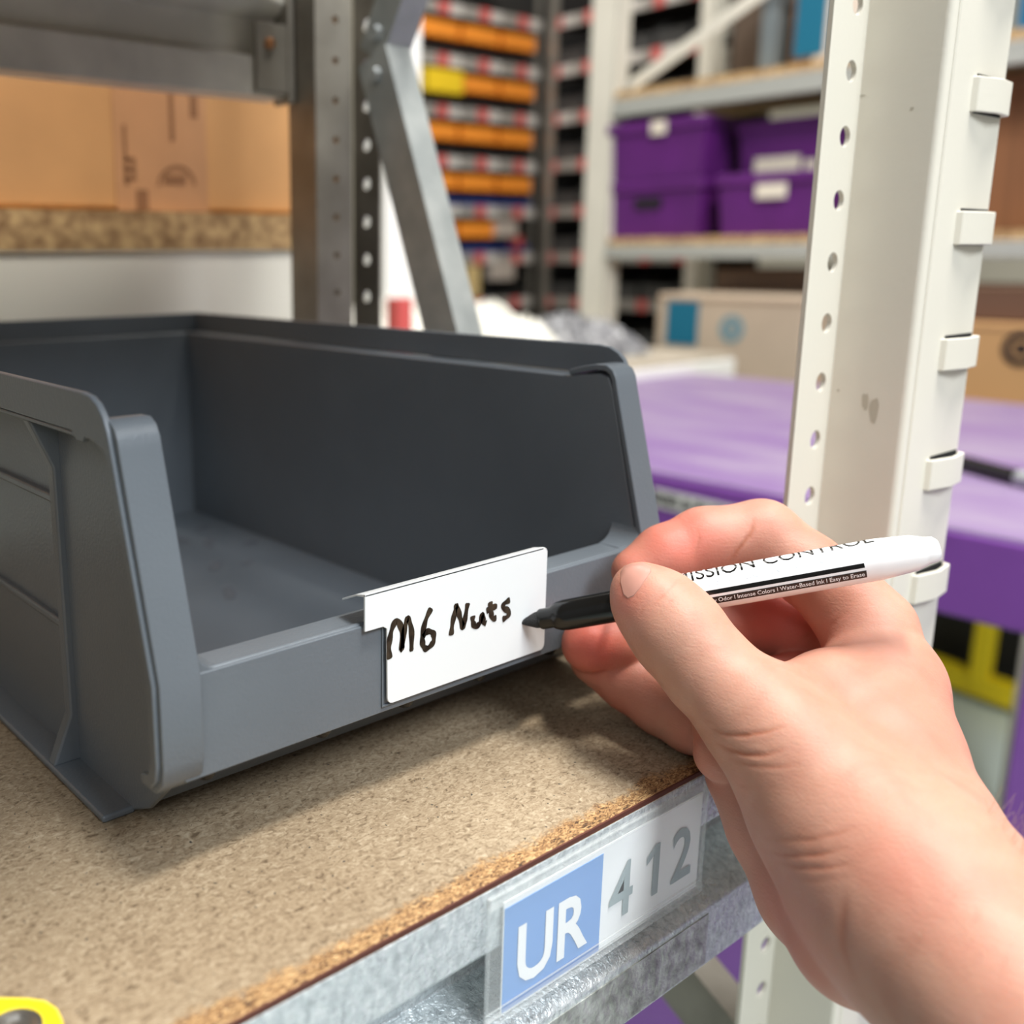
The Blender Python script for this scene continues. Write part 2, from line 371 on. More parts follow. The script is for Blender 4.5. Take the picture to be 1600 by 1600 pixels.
# rim: ledge + upright skirt round three sides
Rm = MB()
SK = [(YB_+.008, .1150), (YB_+.008, .1262), (.2440, .1262), (.2390, .1257), (.2350, .1240), (.2320, .1213), (.2300, .1177), (.2287, .1135), (YF-.0006, .0557), (YF-.0006, .0340), (.2134, .0296), (.2165, .0264), (.2215, .0264), (.2215, .0290),
      (.2178, .0302), (.2158, .0345), (.2158, .0560), (.2303, .1085), (.2330, .1122), (.2385, .1140), (.2440, .1142), (.2455, .1128), (.2490, .1126), (.2520, .1150)]
for sx in (-1, 1):
    a, b_ = sorted((.21 + sx * .0935, .21 + sx * .1045)); Rm.box((a, .2480, .1135), (b_, YB_+.007, .1149), fn=bl)
    a, b_ = sorted((.21 + sx * .1030, .21 + sx * .1050)); Rm.prism(SK, 0, a, b_, fn=bl)
Rm.box((.106, YB_-.001, .1135), (.314, YB_+.007, .1149), fn=bl); Rm.box((.1055, YB_+.006, .1140), (.3145, YB_+.0078, .1260), fn=bl)
Rm.build('rim', M_BIN, binr, bevel=.0006)
# front posts (flanges) left and right
for sx in (-1, 1):
    P_ = MB()
    xo, xi = .21 + sx * .1038, .21 + sx * .0918
    a, b_ = sorted((xo, xi))
    path = [(.2480, .1150), (.2420, .1168), (.2360, .1180), (.2320, .1181), (.2300, .1170), (.2288, .1150), (.2281, .1120), (YF, .0557), (YF, .0340), (.2138, .0300), (.2165, .0272), (.2200, .0268)]
    P_.strip(path, 0, a, b_, -.0022, fn=bl)
    P_.build('front_flange', M_BIN, binr, bevel=.0005)
# lip with label recess
L = MB()
L.box((.1135, YF, .0266), (.3065, YF+.0022, .0557), fn=bl)
L.prism([(YF+.0008, .0530), (YF+.0008, .0557), (.2145, .0562), (.2155, .0562), (.2165, .0553), (.2250, .0556), (.2258, .0548), (.2470, .0048), (.2450, .0040), (.2240, .0520)], 0, .1165, .3035, fn=bl)
L.build('front_lip', M_BIN, binr, bevel=.0006)
for sx in (-1, 1):
    L = MB(); cx_ = .21 + sx * .0870; c_ = (cx_, .0607)
    pts = [(.21 + sx*.0925, .0557), (cx_, .0557)] + arc(c_, .005, 270, 180 if sx < 0 else 360, 5) + [(.21 + sx*.0925, .0607)]
    pts = [(.21 + sx*.0925, .0550), (.21 + sx*.0850, .0550)] + [(.21 + sx*(.0850 + .007*math.sin(math.radians(g))), .0627 - .007*math.cos(math.radians(g))) for g in range(0, 91, 15)] + [(.21 + sx*.0925, .0627)]
    L.prism(pts, 1, YF+.0004, .2255, fn=bl); L.build('lip_fillet', M_BIN, binr, bevel=.0004)
L = MB()
for a, b_ in (((.1795, .0285), (.2505, .0292)), ((.1795, .0290), (.1800, .0555)), ((.2500, .0290), (.2505, .0555))):
    L.box((a[0], YF-.0006, a[1]), (b_[0], YF, b_[1]), fn=bl)
L.build('label_recess', M_BIN, binr, bevel=.0002)
# foot flanges, gussets and outside ribs
for sx in (-1, 1):
    Ft = MB()
    a, b_ = sorted((.21 + sx*.0935, .21 + sx*.1040)); Ft.box((a, .2500, .0000), (b_, YB_, .0024), fn=bl)
    q = .21 + sx*.0938; e = .21 + sx*.1035
    Ft.build('foot_flange', M_BIN, binr, bevel=.0009)
    Rb = MB()
    for y0, y1 in ((.2870, .2920), (.385, .390), (.478, .483)):
        pl = [(e, .002), (q + sx*.0030, .018), (q + sx*.0030, .098), (e, .1135), (q, .1135), (q, .002)]
        Rb.prism(pl, 1, y0, y1, fn=bl)
    for z0 in (.046, .0865):
        a, b_ = sorted((q, q + sx*.0028)); Rb.box((a, .2900, z0), (b_, YB_, z0+.0028), fn=bl)
    Rb.build('side_rib', M_BIN, binr, bevel=.0009)
for x0 in (.126, .166, .199, .232, .268, .290):
    Ft = MB(); Ft.lathe((x0 - bo.x, .2245 - bo.y, .0268), (0, 0, -1), [(0, .0034), (.006, .0030), (.0075, .002)], n=14); Ft.build('stud', M_BLACKP, binr, smooth=True)
# dusty smudges inside on the floor
M_DUST = mat('bin_smudge', (.115, .125, .14), .55)
rr = random.Random(5)
for cx_, cy_, rx, ry, an in ((.285,.50,.006,.003,.3),(.272,.47,.009,.003,1.0),(.262,.485,.004,.008,.2),(.290,.455,.005,.004,0),(.252,.43,.009,.003,.8),(.268,.425,.005,.003,.5),(.235,.39,.010,.003,1.1)):
    ring = [(cx_ + rx*math.cos(g)*math.cos(an) - ry*math.sin(g)*math.sin(an), cy_ + rx*math.cos(g)*math.sin(an) + ry*math.sin(g)*math.cos(an)) for g in [2*math.pi*i/14 for i in range(14)]]
    ring = [(p[0] + rr.uniform(-.0008, .0008), p[1] + rr.uniform(-.0008, .0008)) for p in ring]
    D_ = MB(); D_.add([bl(Vector((p[0], p[1], .0049))) for p in ring], [tuple(range(14))]); D_.build('smudge', M_DUST, binr)

# ================================================================== LABEL CARD ON THE LIP
lab = thing('name_label', 'white plastic name label with handwritten black words on the lip of the grey bin', 'label', loc=(.21, .2115, .045))
lo = Vector((.21, .2115, .045)); YLB = .2121
def rrect(x0, x1, z0, z1, r):
    return arc((x1-r, z1-r), r, 0, 90, 5) + arc((x0+r, z1-r), r, 90, 180, 5) + arc((x0+r, z0+r), r, 180, 270, 5) + arc((x1-r, z0+r), r, 270, 360, 5)
lp = arc((.2480, .0636), .002, 0, 90, 4) + [(.1722, .0656), (.1722, .0545)] + [(.1790, .0545), (.1805, .0535)] + arc((.1828, .0316), .002, 180, 270, 4) + arc((.2482, .0316), .002, 270, 360, 4)
L = MB(); L.prism(lp, 1, YLB-.0007, YLB, fn=lambda v: v - lo); L.build('card_face', M_WHITE, lab, bevel=.00015)
L = MB(); L.prism([(YLB-.0007, .0650), (YLB-.0007, .0658), (YLB+.0035, .0648), (YLB+.0100, .0618), (YLB+.0100, .0612), (YLB+.0035, .0642)], 0, .1722, .2480, fn=lambda v: v - lo)
L.build('folded_tab', M_WHITE, lab, bevel=.0001)
def stroke(mb, pts, wd, y):
    """ink stroke: pts in (x, z), smooth, flat ribbon of round ends"""
    P = []
    n = len(pts)
    for i in range(n - 1):
        p0, p1, p2, p3 = pts[max(i-1,0)], pts[i], pts[i+1], pts[min(i+2,n-1)]
        for k in range(8):
            t = k/8; P.append(tuple(.5*((2*p1[c])+(-p0[c]+p2[c])*t+(2*p0[c]-5*p1[c]+4*p2[c]-p3[c])*t*t+(-p0[c]+3*p1[c]-3*p2[c]+p3[c])*t**3) for c in (0,1)))
    P.append(pts[-1]); L_, R_ = [], []
    for i, p in enumerate(P):
        a = Vector(P[max(i-1,0)]); c = Vector(P[min(i+1,len(P)-1)]); d = (c-a).normalized(); nn = Vector((-d.y, d.x))
        s_ = wd/2 * (1 + .18*math.sin(i*.7))
        if i in (0, len(P)-1): s_ *= .55
        L_.append(Vector(p)+nn*s_); R_.append(Vector(p)-nn*s_)
    k = len(P); yo = y
    mb.add([(q.x, yo, q.y) for q in L_] + [(q.x, yo, q.y) for q in R_], [(i, i+1, k+i+1, k+i) for i in range(k-1)])
INK = MB()
strokes_px = [
 [(609,1030),(608,1010),(612,985),(620,970),(628,985),(628,1015),(632,985),(637,967),(643,985),(643,1018)],   # M
 [(674,950),(665,970),(660,995),(662,1010),(668,1013),(677,1003),(677,990),(668,987),(661,995)],              # 6
 [(705,993),(707,975),(712,952),(714,948),(719,965),(724,980),(727,965),(731,942)],                            # N
 [(739,962),(739,972),(743,979),(750,973),(754,960),(756,972),(760,974)],                                      # u
 [(766,940),(767,955),(770,966),(776,965)], [(760,955),(768,950),(777,947)],                                   # t
 [(797,937),(788,943),(787,950),(795,955),(793,963),(785,968)]]                                                # s
for k, s in enumerate(strokes_px):
    pts = []
    for q in s:
        v = aty(q[0], q[1], YLB-.0008); pts.append((v.x - lo.x, v.z - lo.z))
    stroke(INK, pts, .00195, YLB - .00078 - .00001*k - lo.y)
INK.build('handwriting', M_INK, lab)

# ================================================================== FRONT UPRIGHT (beige)
AX, YP = .3865, .1620
post = thing('shelf_upright', 'beige steel shelf upright with hook loops and a row of holes, behind the hand', 'shelf upright', loc=(AX, YP, -1.05))
po = Vector((AX, YP, -1.05)); pl_ = lambda v: Vector(v) - po
Z0, Z1 = -1.05, 1.0
T = .0018
M_ = MB()
M_.prism([(AX, YP+.0022)] + arc((AX+.0022, YP+.0022), .0022, 180, 270, 4)[1:] + [(AX+.0500, YP)] + arc((AX+.0500, YP+.0022), .0022, 270, 360, 4)[1:] + [(AX+.0522, YP+.030), (AX+.0504, YP+.030), (AX+.0504, YP+T), (AX+T, YP+T), (AX+T, YP+.030), (AX, YP+.030)], 2, Z0, Z1, fn=pl_)
# raised bead beside the corner
M_.prism([(AX+.0045, YP), (AX+.0055, YP-.0008), (AX+.0065, YP)], 2, Z0, Z1, fn=pl_)
M_.build('channel', M_BEIGE, post, bevel=.0003)
zA = atx(1323, 215, .378).z
yC = YP + .030
zs_ref = [aty(1340-4, 115, yC).z, aty(1263, 772, yC).z]
pitch = (zs_ref[0] - zs_ref[1]) / 7
hz = [zs_ref[0] - k * pitch for k in range(-8, 40)]
hz = [z for z in hz if z > Z0 + .02]
fl = MB(); plate_with_holes(fl, lambda u, v, w_: pl_(Vector((u, yC - w_, v))), AX-.0245, AX+.0015, Z0, Z1, AX-.0082, .0037, hz, T)
fl.build('perforated_flange', M_BEIGE, post)
for k, py in enumerate((145, 360, 558, 750, 925)):
    zc = aty(1440 + (925-py)*.128, py, YP-.004).z
    if k == 0: z_top = zc
    if k == 4: z_bot = zc
tp = (z_top - z_bot) / 4
M_TABD = M_SLOT
def tab_mesh(zc, jig):
    t_ = MB()
    path = [(AX+.0225, YP+.0005), (AX+.0236, YP-.0020), (AX+.0375, YP-.0044), (AX+.0500, YP-.0030), (AX+.0515, YP+.0010)]
    t_.strip(path, 2, zc-.0060, zc+.0060, .0015, fn=lambda v: pl_(v) + Vector((0, 0, 0)))
    return t_
for k in range(-3, 14):
    zc = z_top - tp * k
    if zc < Z0 + .05 or zc > .6: continue
    o = tab_mesh(zc, k).build('hook_loop', M_BEIGE, post, bevel=.0005)
    s_ = MB(); s_.box((AX+.0255, YP-.0004, zc-.0062), (AX+.0490, YP+.0002, zc+.0070), fn=pl_); s_.build('slot', M_SLOT, post)  # no cut-out: thin black box paints the darkness of the slot opening

for (a_, b_, w_, h_) in ((1352, 628, .0016, .0040), (1366, 640, .0022, .0060), (1330, 30, .0030, .0005), (1310, 610, .0006, .0006), (1425, 170, .0008, .0008), (1345, 150, .0020, .0004)):
    c_ = atx(a_, b_, AX); rs = random.Random(a_)
    ring = [(c_.y + w_*math.cos(g)*rs.uniform(.6, 1.1), c_.z + h_*math.sin(g)*rs.uniform(.6, 1.1)) for g in [2*math.pi*i/12 for i in range(12)]]
    if not (YP + .002 < c_.y < yC): continue
    sc = MB(); sc.add([pl_((AX - .0001, p[0], p[1])) for p in ring], [tuple(range(12))]); sc.build('scuff', mat('scuff', (.52, .48, .39), .7), post)

# ================================================================== BACK UPRIGHT (dull galvanised)
bp_ = thing('shelf_upright', 'dull galvanised shelf upright with holes, behind the rear of the grey bin', 'shelf upright', loc=(.361, .487, -1.05))
po2 = Vector((.361, .487, -1.05)); f2 = lambda v: Vector(v) - po2
M_ = MB()
M_.box((.361, .4885, Z0), (.3628, .514, Z1), fn=f2); M_.box((.3855, .4885, Z0), (.387, .520, Z1), fn=f2); M_.box((.387, .5185, Z0), (.4115, .520, Z1), fn=f2)
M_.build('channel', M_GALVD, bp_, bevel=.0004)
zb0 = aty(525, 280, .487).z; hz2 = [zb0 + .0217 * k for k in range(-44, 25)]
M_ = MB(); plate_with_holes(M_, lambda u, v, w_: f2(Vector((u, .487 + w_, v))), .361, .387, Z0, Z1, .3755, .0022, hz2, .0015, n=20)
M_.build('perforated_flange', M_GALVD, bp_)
zb1 = atx(573, 287, .410).z; hz3 = [zb1 - .0228 * k for k in range(-24, 40)]
M_ = MB(); plate_with_holes(M_, lambda u, v, w_: f2(Vector((.4115 - w_, u, v))), .489, .514, Z0, Z1, .5015, .0036, hz3, .0015, n=20)
M_.build('inner_flange', M_GALVD, bp_)
# diagonal braces of the frame
def brace(px0, px1, label, w=.030, mt=None):
    p = Vector(px0); q = Vector(px1)
    o = thing('diagonal_brace', label, 'brace', loc=p)
    d = (q - p).normalized(); nrm = Vector((-1, 0, 0)); up = d.cross(nrm).normalized()
    m_ = MB()
    # channel section: web facing -X, two lips turned to +X
    m_.bar((0,0,0), q - p, w, .0018, up=nrm)
    for s in (-1, 1):
        off = up * s * (w/2 - .0009) - nrm * .009
        m_.bar(off, q - p + off, .0018, .018, up=nrm)
    m_.build('channel', mt or M_GALVP, o, bevel=.0005)
    m_ = MB(); m_.lathe(Vector((-.004, 0, 0)) + d*.012, (1, 0, 0), [(0, .004), (.003, .005), (.012, .005)], n=6); m_.build('bolt', M_GALV, o)
    return o
b0 = atx(582, 88, .392); b1 = atx(690, 520, .392)
dd = (b1 - b0).normalized()
brace(b0, b0 + dd * .45, 'galvanised brace slanting down beside the rear upright toward the bin rim', .026)
u0 = atx(580, 86, .394); u1 = atx(628, -60, .394)
brace(u0, u0 + (u1-u0).normalized()*.3, 'short galvanised brace rising from the rear upright at the top of the photo', .022)
l0 = atx(1030, 1500, .40); l1 = atx(1110, 1600, .40)
ld = (l1-l0).normalized()
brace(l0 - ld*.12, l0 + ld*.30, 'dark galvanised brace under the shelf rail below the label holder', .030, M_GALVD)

# ================================================================== SHELF ABOVE (its rear beam shows top left)
up_ = thing('shelf_rail', 'galvanised rear rail of the upper shelf, across the top left', 'rail', loc=(0, .510, 0))
U = MB(); zt = .318
prof = [(0, zt), (0, zt-.018), (.003, zt-.022), (.013, zt-.026), (.013, zt-.044), (.003, zt-.047), (0, zt-.049), (0, zt-.069), (.022, zt-.069), (.022, zt)]
U.prism(prof, 0, XL, .358); U.build('beam', mat('beam_zinc', (.80, .77, .70), .42, metal=.15, col2=(.62, .60, .55), vscale=30), up_, bevel=.0006)
U = MB(); U.box((.335, -.0025, zt-.067), (.3595, 0, zt-.030)); U.box((.356, -.004, zt-.072), (.3600, .012, zt+.01)); U.build('end_bracket', M_GALVD, up_, bevel=.0005)
U = MB(); U.lathe((.344, -.0025, zt-.041), (0, -1, 0), [(0, .0035), (.002, .003), (.0028, .001)], n=12); U.build('rivet', mat('copper_rivet', (.6, .3, .15), .3, metal=.9), up_, smooth=True)
ub = MB(); ub.box((XL, .165, .332), (XR-.01, .535, .348)); tag(ub.build('shelf_board', M_BOARD), 'upper fibreboard shelf just above the frame over the bin', 'shelf')

# ================================================================== RACK BEHIND: panel, chipboard, cardboard box
mb = MB(); mb.box((-.6, .62, -.05), (.455, .64, .1625)); tag(mb.build('beam_panel', mat('panel_paint', (.85, .83, .74), .4, var=.05, vscale=6)), 'plain beige steel panel behind the grey bin', 'panel')
mb = MB(); mb.box((-.6, .618, .1640), (.455, 1.0, .1885)); tag(mb.build('shelf_board', M_CHIPFAR), 'thick chipboard shelf with a raw edge, above the beige panel', 'shelf')
cbx = thing('cardboard_box', 'brown cardboard box with faint print and packing tape, on the rear chipboard shelf', 'cardboard box', loc=(.15, .63, .1890))
mb = MB(); mb.box((-.55, 0, 0), (.30, .30, .28)); mb.build('carton', mat('cardboard_warm', (.62, .33, .13), .7, var=.22, vscale=7), cbx, bevel=.004)
def yb(px, py, y=.630): v = aty(px, py, y); return v.x - .15, v.z - .1890
mb = MB(); x0, _ = yb(182, 300, .6295); x1, _ = yb(325, 300, .6295); mb.box((x0, -.0006, .0005), (x1, -.0001, .28)); mb.build('packing_tape', mat('tape', (.56, .30, .15), .3, var=.1), cbx)
mb = MB()
for (a, b_, c_, d_) in ((190,195,200,290),(205,246,212,282),(193,246,207,251),(193,262,207,267),(193,276,207,282),(212,296,232,336),(255,272,290,288),(262,140,272,220),(295,148,308,185)):
    x0, z1 = yb(a, b_); x1, z0 = yb(c_, d_); mb.box((x0, -.0010, max(z0, .001)), (x1, -.0007, max(z1, z0 + .002)))
pts = [yb(275 + 30*math.cos(g), 290 - 32*math.sin(g)) for g in [math.pi*i/10 for i in range(11)]]
pin = [yb(275 + 26*math.cos(g), 290 - 27*math.sin(g)) for g in [math.pi*i/10 for i in range(11)]]
for i in range(10): mb.add([(pts[i][0], -.0010, pts[i][1]), (pts[i+1][0], -.0010, pts[i+1][1]), (pin[i+1][0], -.0010, pin[i+1][1]), (pin[i][0], -.0010, pin[i][1])], [(0,1,2,3)])
mb.build('print', mat('box_print', (.26, .12, .05), .8), cbx)

# ================================================================== BLACK MARKER PEN
Tp = aty(815, 973, .2118); depT = float(ROT[2] @ (np.array(Tp) - CAM))
En = atd(1466, 857, .296)
ax = (En - Tp).normalized(); Lp = (En - Tp).length
mid = (Tp + En) / 2; tocam = (Vector(CAM) - mid); tocam = (tocam - ax * tocam.dot(ax)).normalized(); upv = ax.cross(tocam).normalized()
if upv.z < 0: upv = -upv
pen = thing('marker_pen', 'black and white dry-erase marker held by the hand, nib at the label', 'marker pen', loc=Tp)
S_ = lambda px: (px - 815) / (1466 - 815) * Lp * .985     # pixel column to distance along the axis
gr = .0050; br = .00625
P_ = MB(); P_.lathe((0,0,0), ax, [(0, .0005), (.0015, .0013), (S_(840), .0026), (S_(848), .0028)], n=24); P_.build('nib', mat('felt_nib', (.012, .012, .013), .7, bump=.6, bscale=2500), pen, smooth=True)
P_ = MB(); P_.lathe((0,0,0), ax, [(S_(846), .0030), (S_(850), .0034), (S_(868), .0034), (S_(872), .0040), (S_(880), .0046), (S_(892), gr), (S_(1045), gr*1.03), (S_(1046), .0045)], n=40); P_.build('grip', M_PENB, pen, smooth=True)
P_ = MB(); P_.lathe((0,0,0), ax, [(S_(1040), .0050), (S_(1041), br*.97), (S_(1044), br), (S_(1385), br), (S_(1392), br*.99), (S_(1440), br*.86), (S_(1452), br*.74), (S_(1458), br*.66), (Lp-.001, br*.60), (Lp, br*.45)], n=48); P_.build('barrel', M_PENW, pen, smooth=True)
def pen_map(s, ang, r):  # ang degrees: 0 faces the camera, positive upward
    g = math.radians(ang); return ax * s + (tocam * math.cos(g) + upv * math.sin(g)) * r
P_ = MB()
def band(a0, a1, s0, s1, mb, r):
    n = 8; vs = []
    for i in range(n+1):
        g = a0 + (a1-a0)*i/n; vs += [pen_map(s0, g, r), pen_map(s1, g, r)]
    mb.add(vs, [(2*i, 2*i+1, 2*i+3, 2*i+2) for i in range(n)])
band(-16, -3.5, S_(1050), S_(1363), P_, br+.00006); band(-47, -24, S_(1050), S_(1364), P_, br+.00006)
P_.build('black_stripe', M_PENB, pen)
sz = .00235
tl = text_mesh('Low Odor l Intense Colors l Water-Based Ink l Easy to Erase', sz, lambda u, v: Vector((u, v, 0)), bold=.00002)
um = max(v[0] for v in tl.v); s_end = S_(1361); s_st = S_(1121); k_ = (s_end - s_st) / um
t_ = MB(); t_.add([pen_map(s_st + v[0]*k_, -40.5 + math.degrees(v[1]*.86/br), br+.00012) for v in tl.v], tl.f); t_.build('small_print', mat('print_white', (.8, .8, .8), .5), pen)
tl = refine(text_mesh('MISSION CONTROL', .0078, lambda u, v: Vector((u, v, 0))), .0005)
um = max(v[0] for v in tl.v); s_st = S_(1078); s_end = S_(1388); k_ = (s_end - s_st) / um
t_ = MB(); t_.add([pen_map(s_st + v[0]*k_, 30 + 26*(v[0]/um) + math.degrees(v[1]/br), br+.00008) for v in tl.v], tl.f); t_.build('brand_print', M_PENB, pen)
tl = text_mesh('WHITEBOARD MARKER', .0040, lambda u, v: Vector((u, v, 0)), bold=.0002); tl = refine(tl, .0006)
um = max(v[0] for v in tl.v); k_ = (S_(1310) - S_(1085)) / um
t_ = MB(); t_.add([pen_map(S_(1085) + v[0]*k_, 8 + 10*(v[0]/um) + math.degrees(v[1]*.75/br), br+.00005) for v in tl.v], tl.f)
t_.build('faint_print', M_PENG, pen)

# ================================================================== THE HAND (one continuous surface)
def smin(a, b, k):
    h = np.clip(.5 + .5 * (b - a) / k, 0, 1); return b * (1 - h) + a * h - k * h * (1 - h)
def J(px, py, dep, rpx): 
    return (np.array(atd(px, py, dep)), rpx * dep / F)
def cone(P, a, ra, b, rb):
    ba = b - a; l2 = ba @ ba; rr = ra - rb; a2 = l2 - rr*rr; il2 = 1/l2
    pa = P - a; y = pa @ ba; z = y - l2
    x2 = ((pa * l2 - y[:, None] * ba) ** 2).sum(1)
    y2 = y*y*l2; z2 = z*z*l2; k = np.sign(rr)*rr*rr*x2
    out = (np.sqrt(x2*a2*il2) + y*rr)*il2 - ra
    m1 = np.sign(z)*a2*z2 > k; m2 = (~m1) & (np.sign(y)*a2*y2 < k)
    out[m1] = np.sqrt(x2[m1] + z2[m1])*il2 - rb
    out[m2] = np.sqrt(x2[m2] + y2[m2])*il2 - ra
    return out
def chain(P, js, k):
    d = None
    for (a, ra), (b, rb) in zip(js[:-1], js[1:]):
        c = cone(P, a, ra, b, rb); d = c if d is None else smin(d, c, k)
    return d
THUMB = [J(999,921,.313,41), J(1012,938,.312,52), (J(1036,960,.310,64)), J(1062,992,.306,70), J(1110,1050,.300,70), J(1168,1108,.292,76), J(1236,1178,.283,90)]
PALM = [
  [J(1236,1178,.283,90), J(1300,1262,.276,118), J(1365,1330,.268,145), J(1428,1405,.258,168), J(1496,1486,.246,164), J(1592,1596,.230,166), J(1800,1812,.205,190)],
  [J(1358,985,.326,62), J(1378,1075,.315,72), J(1400,1180,.300,86), J(1448,1300,.278,98), J(1492,1400,.262,118)],
  [J(1200,1120,.293,72), J(1300,1085,.305,62), J(1380,1075,.315,72)],
  [J(1300,1262,.280,100), J(1375,1180,.292,90), J(1380,1075,.315,70)],
  [J(1350,1010,.345,62), J(1385,1240,.310,95), J(1440,1390,.275,120)],
  [J(1300,1080,.352,56), J(1290,1240,.332,76), J(1370,1370,.292,95)],
]
HYPO = [J(1200,1130,.320,56), J(1175,1208,.308,63), J(1220,1290,.302,76), J(1278,1395,.288,86), J(1345,1462,.268,100), J(1440,1480,.255,120)]
INDEX = [J(993,893,.342,37), J(1040,868,.343,47), J(1100,846,.344,52), J(1190,838,.343,56), J(1262,890,.336,55), J(1320,940,.330,60), J(1358,985,.326,66)]
MIDDLE = [J(922,1007,.343,44), J(962,1005,.345,43), J(1010,1000,.349,46), J(1090,985,.356,50), J(1180,965,.362,54), J(1260,985,.358,58), J(1350,1010,.350,60)]
RING = [J(932,1030,.350,41), J(985,1062,.346,48), J(1038,1094,.338,54), J(1085,1120,.329,56), J(1180,1090,.338,56), J(1320,1060,.358,60)]
LITTLE = [J(1130,1178,.304,45), J(1136,1142,.312,48), J(1170,1100,.330,50), J(1260,1090,.355,50), J(1300,1080,.352,60)]
PEN_A, PEN_B = np.array(Tp) + np.array(ax)*.02, np.array(En)
def sdf(P):
    palm = None
    for c in PALM:
        d = chain(P, c, .006); palm = d if palm is None else smin(palm, d, .008)
    out = None
    for js, k, kp in ((THUMB, .004, .009), (INDEX, .0028, .006), (MIDDLE, .003, .005), (RING, .003, .004), (LITTLE, .003, .003), (HYPO, .006, .0035)):
        d = smin(chain(P, js, k), palm, kp); out = d if out is None else smin(out, d, .0009)
    # flesh gives way around the pen
    c = cone(P, PEN_A, .0051, PEN_A + np.array(ax)*.03, .0055); c = np.minimum(c, cone(P, PEN_A + np.array(ax)*.028, .0066, PEN_B, .0062))
    return np.maximum(out, -(c - .0001))
def surface_nets(lo, hi, h, coarse=5):
    n = np.ceil((hi - lo) / h).astype(int); n = (n // coarse + 1) * coarse
    cn = n // coarse
    g = [np.arange(c + 1) * h * coarse + l for c, l in zip(cn, lo)]
    G = np.stack(np.meshgrid(*g, indexing='ij'), -1).reshape(-1, 3)
    cd_ = sdf(G).reshape(cn + 1)
    full = np.repeat(np.repeat(np.repeat(cd_[:-1, :-1, :-1], coarse, 0), coarse, 1), coarse, 2).astype(np.float32)
    full = np.pad(full, ((0, 1),) * 3, mode='edge')
    near = np.abs(cd_) < h * coarse * 1.9
    nb = near[:-1,:-1,:-1].copy()
    for a in (0,1):
        for b2 in (0,1):
            for c in (0,1): nb |= near[a:cn[0]+a, b2:cn[1]+b2, c:cn[2]+c]
    mask = np.repeat(np.repeat(np.repeat(nb, coarse, 0), coarse, 1), coarse, 2)
    mask = np.pad(mask, ((0, 1),) * 3, mode='edge')
    idx = np.argwhere(mask)
    for s in range(0, len(idx), 400000):
        q = idx[s:s+400000]; full[q[:,0], q[:,1], q[:,2]] = sdf(q * h + lo)
    sg = full < 0
    cnt = np.zeros(n, np.int8); 
    for a in (0,1):
        for b2 in (0,1):
            for c in (0,1): cnt += sg[a:n[0]+a, b2:n[1]+b2, c:n[2]+c]
    cells = np.argwhere((cnt > 0) & (cnt < 8)); vid = -np.ones(n, int); vid[tuple(cells.T)] = np.arange(len(cells))
    acc = np.zeros((len(cells), 3)); num = np.zeros(len(cells))
    cor = [(a,b2,c) for a in (0,1) for b2 in (0,1) for c in (0,1)]
    for i, p in enumerate(cor):
        for q in cor[i+1:]:
            if sum(abs(x-y) for x, y in zip(p, q)) != 1: continue
            va = full[cells[:,0]+p[0], cells[:,1]+p[1], cells[:,2]+p[2]]; vb = full[cells[:,0]+q[0], cells[:,1]+q[1], cells[:,2]+q[2]]
            cr = (va < 0) != (vb < 0); t = np.where(cr, va/(va-vb+1e-20), 0)
            pos = np.array(p) + t[:, None]*(np.array(q)-np.array(p)); acc += np.where(cr[:, None], pos, 0); num += cr
    V = (cells + acc/num[:, None]) * h + lo
    quads = []
    for axn in range(3):
        sl0 = [slice(1, -1)]*3; a = sg[:-1,:-1,:-1]
        sh = [0,0,0]; sh[axn] = 1
        b2 = sg[sh[0]:sh[0]+n[0], sh[1]:sh[1]+n[1], sh[2]:sh[2]+n[2]]
        e = np.argwhere(a != b2); u, v = [(1,2),(2,0),(0,1)][axn]
        e = e[(e[:, u] > 0) & (e[:, v] > 0)]
        du = np.zeros(3, int); du[u] = 1; dv = np.zeros(3, int); dv[v] = 1
        q = np.stack([vid[tuple((e-du-dv).T)], vid[tuple((e-dv).T)], vid[tuple(e.T)], vid[tuple((e-du).T)]], 1)
        fl_ = ~a[tuple(e.T)]; q[fl_] = q[fl_][:, ::-1]; quads.append(q)
    Q = np.concatenate(quads); Q = Q[(Q >= 0).all(1)]
    return V, Q
allj = [j for c in [THUMB, INDEX, MIDDLE, RING, LITTLE, HYPO] + PALM for j in c]
lo_ = np.min([j[0]-j[1] for j in allj], 0) - .006; hi_ = np.max([j[0]+j[1] for j in allj], 0) + .006
HV, HQ = surface_nets(lo_, hi_, .0007)
